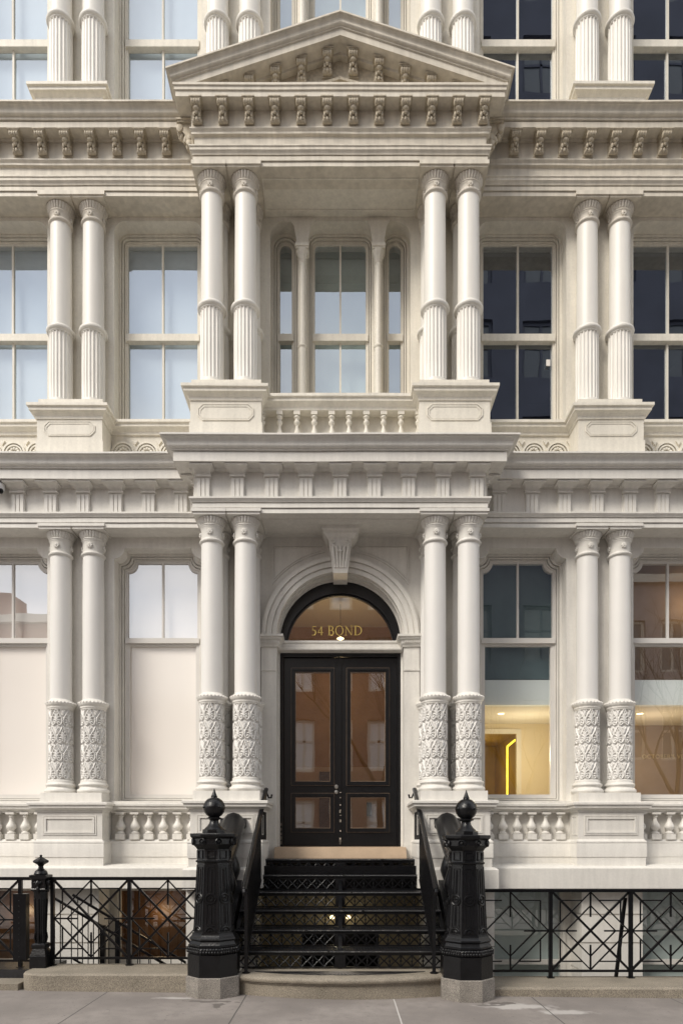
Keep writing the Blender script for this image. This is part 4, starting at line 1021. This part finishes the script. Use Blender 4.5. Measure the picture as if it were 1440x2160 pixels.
# ------------------------------------------------------------ newel posts
def newel():
    nw = empty('newel_post', (-1.215, 6.64, 0))
    ph = pi/8; k = 1/cos(pi/8)
    def octl(prof, mod=None): return MB().lathe([(r*k, z) for r, z in prof], 8, ph=ph, mod=mod)
    o = obj('granite_base', octl([(.252, -.1), (.252, .188), (.246, .196), (.1, .196)]), 'granitegrey', nw, smooth=20)
    o = obj('plinth', octl([(.236, .19), (.237, .405), (.228, .412), (.1, .412)]), 'iron', nw, smooth=20)
    lf = MB(); lf.merge(octl([(.225, .41), (.238, .425), (.243, .45), (.232, .472), (.20, .480)]))
    for s in range(8):
        a = s*pi/4; c0 = Vector((cos(a), sin(a), 0)); t0 = Vector((-sin(a), cos(a), 0))
        for i in range(7):
            for j, (rr, zz) in enumerate(((.240, .432), (.236, .458))):
                t = (i-3+(.5 if j else 0))*.027; p = c0*rr+t0*t; lf.ball((p.x, p.y, zz), .013, (1, 1, 1.3), 7, 4)
    obj('leaf_band', lf, 'iron', nw, smooth=60)
    obj('base_moulding', octl([(.19, .478), (.232, .482), (.232, .492), (.222, .498), (.212, .515), (.208, .530), (.214, .538), (.222, .548), (.218, .562), (.205, .575), (.197, .590), (.195, .605), (.1, .607)]), 'iron', nw, smooth=20)
    sh = octl([(.183, .60), (.181, .66), (.152, 1.262), (.152, 1.29), (.10, 1.29)])
    def face(s, u, z, d): # point on face s
        r = .182-(z-.62)*(.03/.64)+d; a = s*pi/4-pi/2
        return (cos(a)*r-sin(a)*u, sin(a)*r+cos(a)*u, z)
    pn = MB()
    def strip(s, pts, w_=.006, d=.002): pn.tube([face(s, u, z, d) for u, z in pts], w_, 6)
    for s in range(8):
        def wid(z): return (.182-(z-.62)*(.03/.64))*math.tan(pi/8)
        for (za, zb) in ((.985, 1.235), (.68, .885)):
            w0, w1 = wid(za)*.52, wid(zb)*.52
            strip(s, [(-w0, za), (w0, za), (w1, zb), (-w1, zb), (-w0, za)], .006)
            i0, i1 = wid(za)*.28, wid(zb)*.28
            strip(s, [(0, za+.015), (0, zb-.015)], .014, -.004)
        c = .935; R_ = .047; strip(s, [(R_*cos(t*pi/8), c+R_*sin(t*pi/8)) for t in range(17)], .009, .004)
        strip(s, [(.020*cos(t*pi/4), c+.020*sin(t*pi/4)) for t in range(9)], .012, -.002)
        strip(s, [(.047*cos(t*pi/8), .622+.047*sin(t*pi/8)) for t in range(9)], .009, .004)
        strip(s, [(.018*cos(t*pi/8), .622+.020*sin(t*pi/8)) for t in range(9)], .010, .002)
        e0 = wid(.64)*.97; e1 = wid(1.24)*.97; strip(s, [(-e0, .64), (-e1, 1.255)], .006, .0)
        # frieze panels
        for q0, q1, zz0, zz1 in ((-.035, .035, 1.318, 1.392),):
            pn.tube([((.156)*cos(s*pi/4-pi/2)-sin(s*pi/4-pi/2)*u, .156*sin(s*pi/4-pi/2)+cos(s*pi/4-pi/2)*u, z) for u, z in ((q0, zz0), (q1, zz0), (q1, zz1), (q0, zz1), (q0, zz0))], .007, 6)
    sh.merge(pn); obj('shaft', sh, 'iron', nw, smooth=25)
    cp = octl([(.148, 1.275), (.163, 1.282), (.166, 1.292), (.155, 1.302), (.152, 1.31), (.152, 1.405), (.158, 1.412), (.165, 1.425), (.182, 1.44), (.190, 1.455), (.190, 1.505), (.200, 1.512), (.214, 1.528), (.216, 1.548), (.212, 1.556), (.1, 1.562)])
    for s in range(8):
        a = s*pi/4+pi/8; c0 = Vector((cos(a), sin(a), 0))
        p = c0*.198; m_ = Matrix.Translation((p.x, p.y, 1.478)) @ Matrix.Rotation(a, 4, 'Z') @ Matrix.Rotation(radians(90), 4, 'Y')
        cp.merge(MB().lathe([(.034, -.02), (.036, .012), (.028, .018), (.020, .006), (.012, .014), (.001, .016)], 16), m_)
    obj('capital', cp, 'iron', nw, smooth=25)
    fi = octl([(.106, 1.555), (.106, 1.592), (.100, 1.598), (.06, 1.60)])
    fi.merge(MB().lathe([(.098, 1.597), (.088, 1.61), (.066, 1.63), (.048, 1.655), (.042, 1.68), (.048, 1.692), (.072, 1.70), (.074, 1.708), (.060, 1.714), (.05, 1.718)], 24))
    obj('finial_stem', fi, 'iron', nw)
    bl_ = MB().lathe([(.045, 1.715), (.075, 1.735), (.096, 1.765), (.105, 1.80), (.1075, 1.812), (.105, 1.822), (.097, 1.85), (.075, 1.882), (.05, 1.90), (.03, 1.906), (.028, 1.912), (.033, 1.918), (.026, 1.925), (.012, 1.965), (.004, 1.992), (.0005, 1.998)], 32)
    for i in range(4):
        a = i*pi/2+pi/5; bl_.ball((.106*cos(a), .106*sin(a), 1.812), .014)
    obj('ball_finial', bl_, 'iron', nw)
    return nw
nw = newel(); tag(nw, 'octagonal black newel post with ball finial left of the steps', 'newel post', 'newel posts flanking the steps')
nw.location = (-1.222, 6.64, .012)
n2 = dup(nw, None, (1.222, 6.62, -.005)); n2['label'] = 'octagonal black newel post with ball finial right of the steps'

# ------------------------------------------------------------ area fences
def fence(x0, n, w_, z0, zt, y, name, label, endx0, endx1, foots=True):
    f = empty(name, (x0, y, z0)); tag(f, label, 'fence' if name == 'iron_fence' else 'gate')
    def hp(nm, mb):
        o = obj(nm, mb, 'black', None, smooth=0); o.parent = f; o.location = -Vector(f.location); return o
    r = MB(); zb = z0+.085
    r.box(endx0, endx1, y-.022, y+.022, zt-.034, zt); hp('top_rail', r)
    r = MB(); r.box(endx0, endx1, y-.012, y+.012, zb-.024, zb); hp('bottom_rail', r)
    for i in range(n+1):
        X = x0+i*w_
        if X < endx0-.01 or X > endx1+.01: continue
        p = MB(); p.box(X-.018, X+.018, y-.018, y+.018, z0-.01, zt-.034)
        p.box(X-.032, X+.032, y-.03, y+.03, z0-.004, z0+.012); hp('post', p)
    for i in range(n):
        a = x0+i*w_+.018; ww = w_-.036; h_ = zt-.034-zb; m_ = MB()
        def P(u, v, dy=0): return (a+u*ww, y+dy, zb+(1-v)*h_)
        def ln(u0, v0, u1, v1, t=.013, dy=0):
            if a+min(u0, u1)*ww < endx0: return
            m_.bar(P(u0, v0, dy), P(u1, v1, dy), t)
        ln(0, 0, 1, 1, .022, -.008); ln(0, 1, 1, 0, .022, .008)
        for (p, q) in (((.5, 0), (0, .5)), ((0, .5), (.5, 1)), ((.5, 1), (1, .5)), ((1, .5), (.5, 0))): ln(*p, *q, .013)
        c = .325
        for (p, q) in (((.5, .5-c), (.5-c, .5)), ((.5-c, .5), (.5, .5+c)), ((.5, .5+c), (.5+c, .5)), ((.5+c, .5), (.5, .5-c))): ln(*p, *q, .013)
        for (p, q) in (((.5, 0), (.5, .32)), ((.5, 1), (.5, .68)), ((0, .5), (.32, .5)), ((1, .5), (.68, .5))): ln(*p, *q, .016, .002)
        for s, t in ((.107, .107), (.893, .107), (.107, .893), (.893, .893)):
            e_ = .39 if s < .5 else .61; g_ = .39 if t < .5 else .61
            ln(s, t, e_, t, .013, .004); ln(s, t, s, g_, .013, .004)
        hp('panel', m_)
    return f
fence(-2.985, 2, .798, .205, 1.122, 7.10, 'iron_fence', 'black geometric iron fence on the taller curb left of the steps', -3.02, -1.42)
fr_ = fence(1.351, 6, .833, .072, .998, 7.10, 'iron_fence', 'black geometric iron fence on the low curb right of the steps', 1.42, 6.3)
bz = MB().bar((2.985, 7.16, .90), (2.87, 7.16, -.1), .03); o = obj('brace', bz, 'black', None); o.parent = fr_; o.location = -Vector(fr_.location)
fence(-5.02, 2, .85, .18, 1.122, 7.10, 'iron_gate', 'black geometric iron gate hinged to the lock box at far left', -5.0, -3.20)
lb = MB(); lb.box(-3.37, -3.235, 7.04, 7.12, .27, .95)
for i in range(11):
    for x in (-3.305,): lb.ball((x, 7.038, .30+.058*i), .006, n=6, m=4)
o = obj('lock_box', lb, 'black', None); tag(o, 'tall studded black lock box on the gate beside its post', 'lock box')
# gate post
gp = empty('gate_post', (-3.085, 7.05, .2)); tag(gp, 'ornate square black iron post with mushroom finial between gate and fence', 'post')
def gpp(nm, mb):
    o = obj(nm, mb, 'iron', gp, smooth=30)
def sq(prof): return MB().lathe([(r*1.4142, z) for r, z in prof], 4, ph=pi/4)
gpp('base', sq([(.082, -.01), (.082, .115), (.077, .12), (.080, .125), (.060, .19), (.066, .20), (.07, .22), (.066, .235), (.055, .245), (.03, .245)]))
s_ = MB().lathe([(.050, .24), (.052, .26), (.056, .5), (.066, .72), (.068, .80)], 8, ph=pi/8)
for i in range(8):
    a = i*pi/4; s_.tube([(.050*cos(a), .050*sin(a), .34), (.062*cos(a), .062*sin(a), .70)], .012, 6); s_.tube([(.050*cos(a), .050*sin(a), .25), (.064*cos(a), .064*sin(a), .30), (.056*cos(a), .056*sin(a), .35)], .011, 6)
gpp('shaft', s_)
s_ = sq([(.055, .78), (.074, .79), (.074, .80), (.068, .81), (.068, .90), (.085, .905), (.085, .945), (.07, .95), (.03, .95)])
for a in range(4):
    c, d = cos(a*pi/2), sin(a*pi/2); s_.ball((.07*c, .07*d, .86), .028, (1, 1, 1.3)); s_.ball((.072*c, .072*d, .80), .018, (1, 1, 2)); s_.ball((.072*c-.03*d, .072*d+.03*c, .87), .014); s_.ball((.072*c+.03*d, .072*d-.03*c, .87), .014)
gpp('capital', s_)
gpp('finial', MB().lathe([(.065, .945), (.068, .96), (.058, .985), (.038, 1.0), (.026, 1.015), (.024, 1.035), (.032, 1.05), (.05, 1.062), (.074, 1.075), (.078, 1.085), (.074, 1.094), (.05, 1.108), (.03, 1.12), (.018, 1.128), (.010, 1.133), (.014, 1.14), (.012, 1.15), (.001, 1.155)], 24, mod=lambda a, j, z: .004*cos(8*a) if 1.05 < z < 1.12 else 0))

# stair railing going down into the areaway (behind the left fence)
br = empty('basement_railing', (-2.6, 7.9, -1.5)); tag(br, 'black sloping railing descending into the basement area behind the left fence', 'railing')
for (yy) in (7.55, 8.05):
    def hp(nm, mb):
        o = obj(nm, mb, 'black', None, smooth=0); o.parent = br; o.location = -Vector(br.location); return o
    xa, xb = (-3.15, -1.35); za = .86; sl_ = -.60
    m_ = MB(); m_.bar((xa, yy, za), (xb, yy, za+sl_*(xb-xa)), .026); hp('handrail', m_)
    m_ = MB(); m_.bar((xa, yy, za-.75), (xb, yy, za-.75+sl_*(xb-xa)), .022)
    for i in range(15):
        X = xa+.06+i*.122; zz = za+sl_*(X-xa); m_.bar((X, yy, zz), (X, yy, zz-.75), .009)
    hp('pickets', m_)
    for X in (-2.62, -1.72):
        m_ = MB(); zz = za+sl_*(X-xa); m_.box(X-.025, X+.025, yy-.025, yy+.025, -1.5, zz+.02); hp('post', m_)
stairs = MB()
for i in range(9): stairs.box(-3.2+.22*i, -2.98+.22*i, 7.55, 8.05, -1.5, .0-.165*i)
o = obj('basement_steps', stairs, 'granitegrey'); tag(o, 'grey steps descending behind the left fence to the basement', 'steps')

# security camera at far left
sc_ = empty('security_camera', (-4.105, 8.22, 5.755)); tag(sc_, 'small white dome security camera under the cornice at the left edge', 'camera')
obj('housing', MB().lathe([(.001, -.06), (.05, -.055), (.065, -.02), (.065, .03), (.03, .06), (.001, .065)], 24), 'camwhite', sc_)
obj('lens_dome', MB().ball((.03, -.02, -.055), .034), 'black', sc_)
obj('mount', MB().box(-.02, .02, 0, .13, .02, .055), 'camwhite', sc_)

# ------------------------------------------------------------ across the street (seen mirrored in the glass)
def opp(name, label, x0, x1, y, z1, m, wins, wm, trim='plaster'):
    b = empty(name, ((x0+x1)/2, y, 0)); tag(b, label, 'building')
    hs = []; xs_, zs_, ww, wh = wins
    for X in xs_:
        for Z in zs_: hs.append(rect(X-ww/2, X+ww/2, Z, Z+wh))
    def hp(nm, mb, mm, par=None):
        o = obj(nm, mb, mm, None, smooth=0); o.parent = par or b; q = Vector(b.location) + (Vector(par.location) if par else Vector((0, 0, 0))); o.location = -q; return o
    hp('wall', MB().plate([rect(x0, x1, -.1, z1)]+hs, y-.4, y).box(x0, x0+.3, y-8, y-.401, -.1, z1).box(x1-.3, x1, y-8, y-.401, -.1, z1), m)
    hp('roof', MB().box(x0-.1, x1+.1, y-8, y+.25, z1+.002, z1+.35), trim)
    k = 0
    for X in xs_:
        for Z in zs_:
            f = MB().plate([rect(X-ww/2, X+ww/2, Z, Z+wh), rect(X-ww/2+.12, X+ww/2-.12, Z+.12, Z+wh-.12)], y-.25, y-.15).box(X-.05, X+.05, y-.24, y-.16, Z+.1, Z+wh-.1).box(X-ww/2, X+ww/2, y-.24, y-.16, Z+wh*.55, Z+wh*.55+.09)
            wo = hp('window', f, trim); g = obj('pane', MB().box(X-ww/2+.05, X+ww/2-.05, y-.22, y-.20, Z+.05, Z+wh-.05), wm, wo, smooth=0)
    return b
M['oppglass'] = mat('opposite_window_glass', (.10, .11, .12), .08, spec=.8)
M['oppglass2'] = mat('opposite_window_blind', (.80, .80, .78), .4)
opp('brick_building', 'mid height brown brick building across the street, opposite the door', -4.2, 3.4, -11, 16.5, 'brick', ([-3.2, -1.6, .0, 1.6, 2.7], [1.0, 4.4, 7.8, 11.2, 14.0][:4], .95, 2.2), 'oppglass2')
opp('tall_building', 'tall dark grey building across the street on the right', 3.5, 22, -11, 44, 'greystone', ([5.5, 8.5, 11.5, 14.5, 17.5], [1.0, 5.0, 9.0, 13.0, 17, 21, 25, 29, 33, 37], 1.7, 2.4), 'oppglass', 'greystone')
opp('pale_building', 'pale mauve rendered building across the street at far right, lower than the dark tower', 10.8, 24, -10.2, 12, 'mauve', ([12.0, 13.6, 15.2, 17], [1.2, 4.8, 8.4], 1.0, 2.1), 'oppglass')
opp('low_building', 'low red brick building across the street on the left with stepped roof', -22, -12.2, -11, 10.6, 'redbrick', ([-20, -17, -14], [1.5, 5.5], 1.2, 2.0), 'oppglass2')
opp('garage_building', 'single storey brick building across the street left of the brown one', -12.1, -4.3, -11, 7.2, 'redbrick', ([-10, -7], [1.5], 1.8, 2.4), 'oppglass')
b = MB().box(-15.2, -14.1, -13, -11.5, 10.9, 12.1); ch = obj('roof_bulkhead', b, 'redbrick', None); tag(ch, 'square brick bulkhead on the roof of the low left building', 'roof structure')

def tree(name, x, y, h, seed, label, spread=1.0):
    rnd = random.Random(seed); t = empty(name, (x, y, -.03)); tag(t, label, 'tree', 'bare street trees across the road')
    tr = MB(); cr = MB()
    def grow(p, d, r, L_, lvl):
        n = 4; pts = [p]; dd = d.copy()
        for i in range(n):
            dd = (dd+Vector((rnd.uniform(-.16, .16), rnd.uniform(-.16, .16), rnd.uniform(-.03, .12)))*(.8 if lvl else .3)).normalized(); pts.append(pts[-1]+dd*L_/n)
        r1 = r*.62; (tr if lvl < 1 else cr).tube(pts, [r+(r1-r)*i/n for i in range(n+1)], 8 if lvl < 2 else 4)
        if lvl >= 5: return
        k = 3 if lvl < 3 else (3 if rnd.random() < .7 else 2)
        for i in range(k):
            a = rnd.uniform(0, 2*pi); ax = Vector((cos(a), sin(a), rnd.uniform(.1, .9)))*rnd.uniform(.5, .85)*spread
            nd = (dd+ax).normalized(); q = pts[-1] if i else pts[-1]; grow(pts[rnd.choice((2, 3, 4, 4))] if lvl else pts[-1], nd, r1*.8, L_*rnd.uniform(.62, .85), lvl+1)
    grow(Vector((0, 0, 0)), Vector((0, 0, 1)), .16, h*.28, 0)
    obj('trunk', tr, 'bark', t); obj('crown', cr, 'bark', t, smooth=60); return t
tree('bare_tree', 6.9, -7.6, 10, 3, 'leafless street tree across the road, second from the right')
tree('bare_tree', 12.4, -7.8, 11, 5, 'leafless street tree across the road, furthest right', 1.1)
tree('bare_tree', 1.5, -7.9, 12, 11, 'leafless street tree across the road, straight opposite the door')
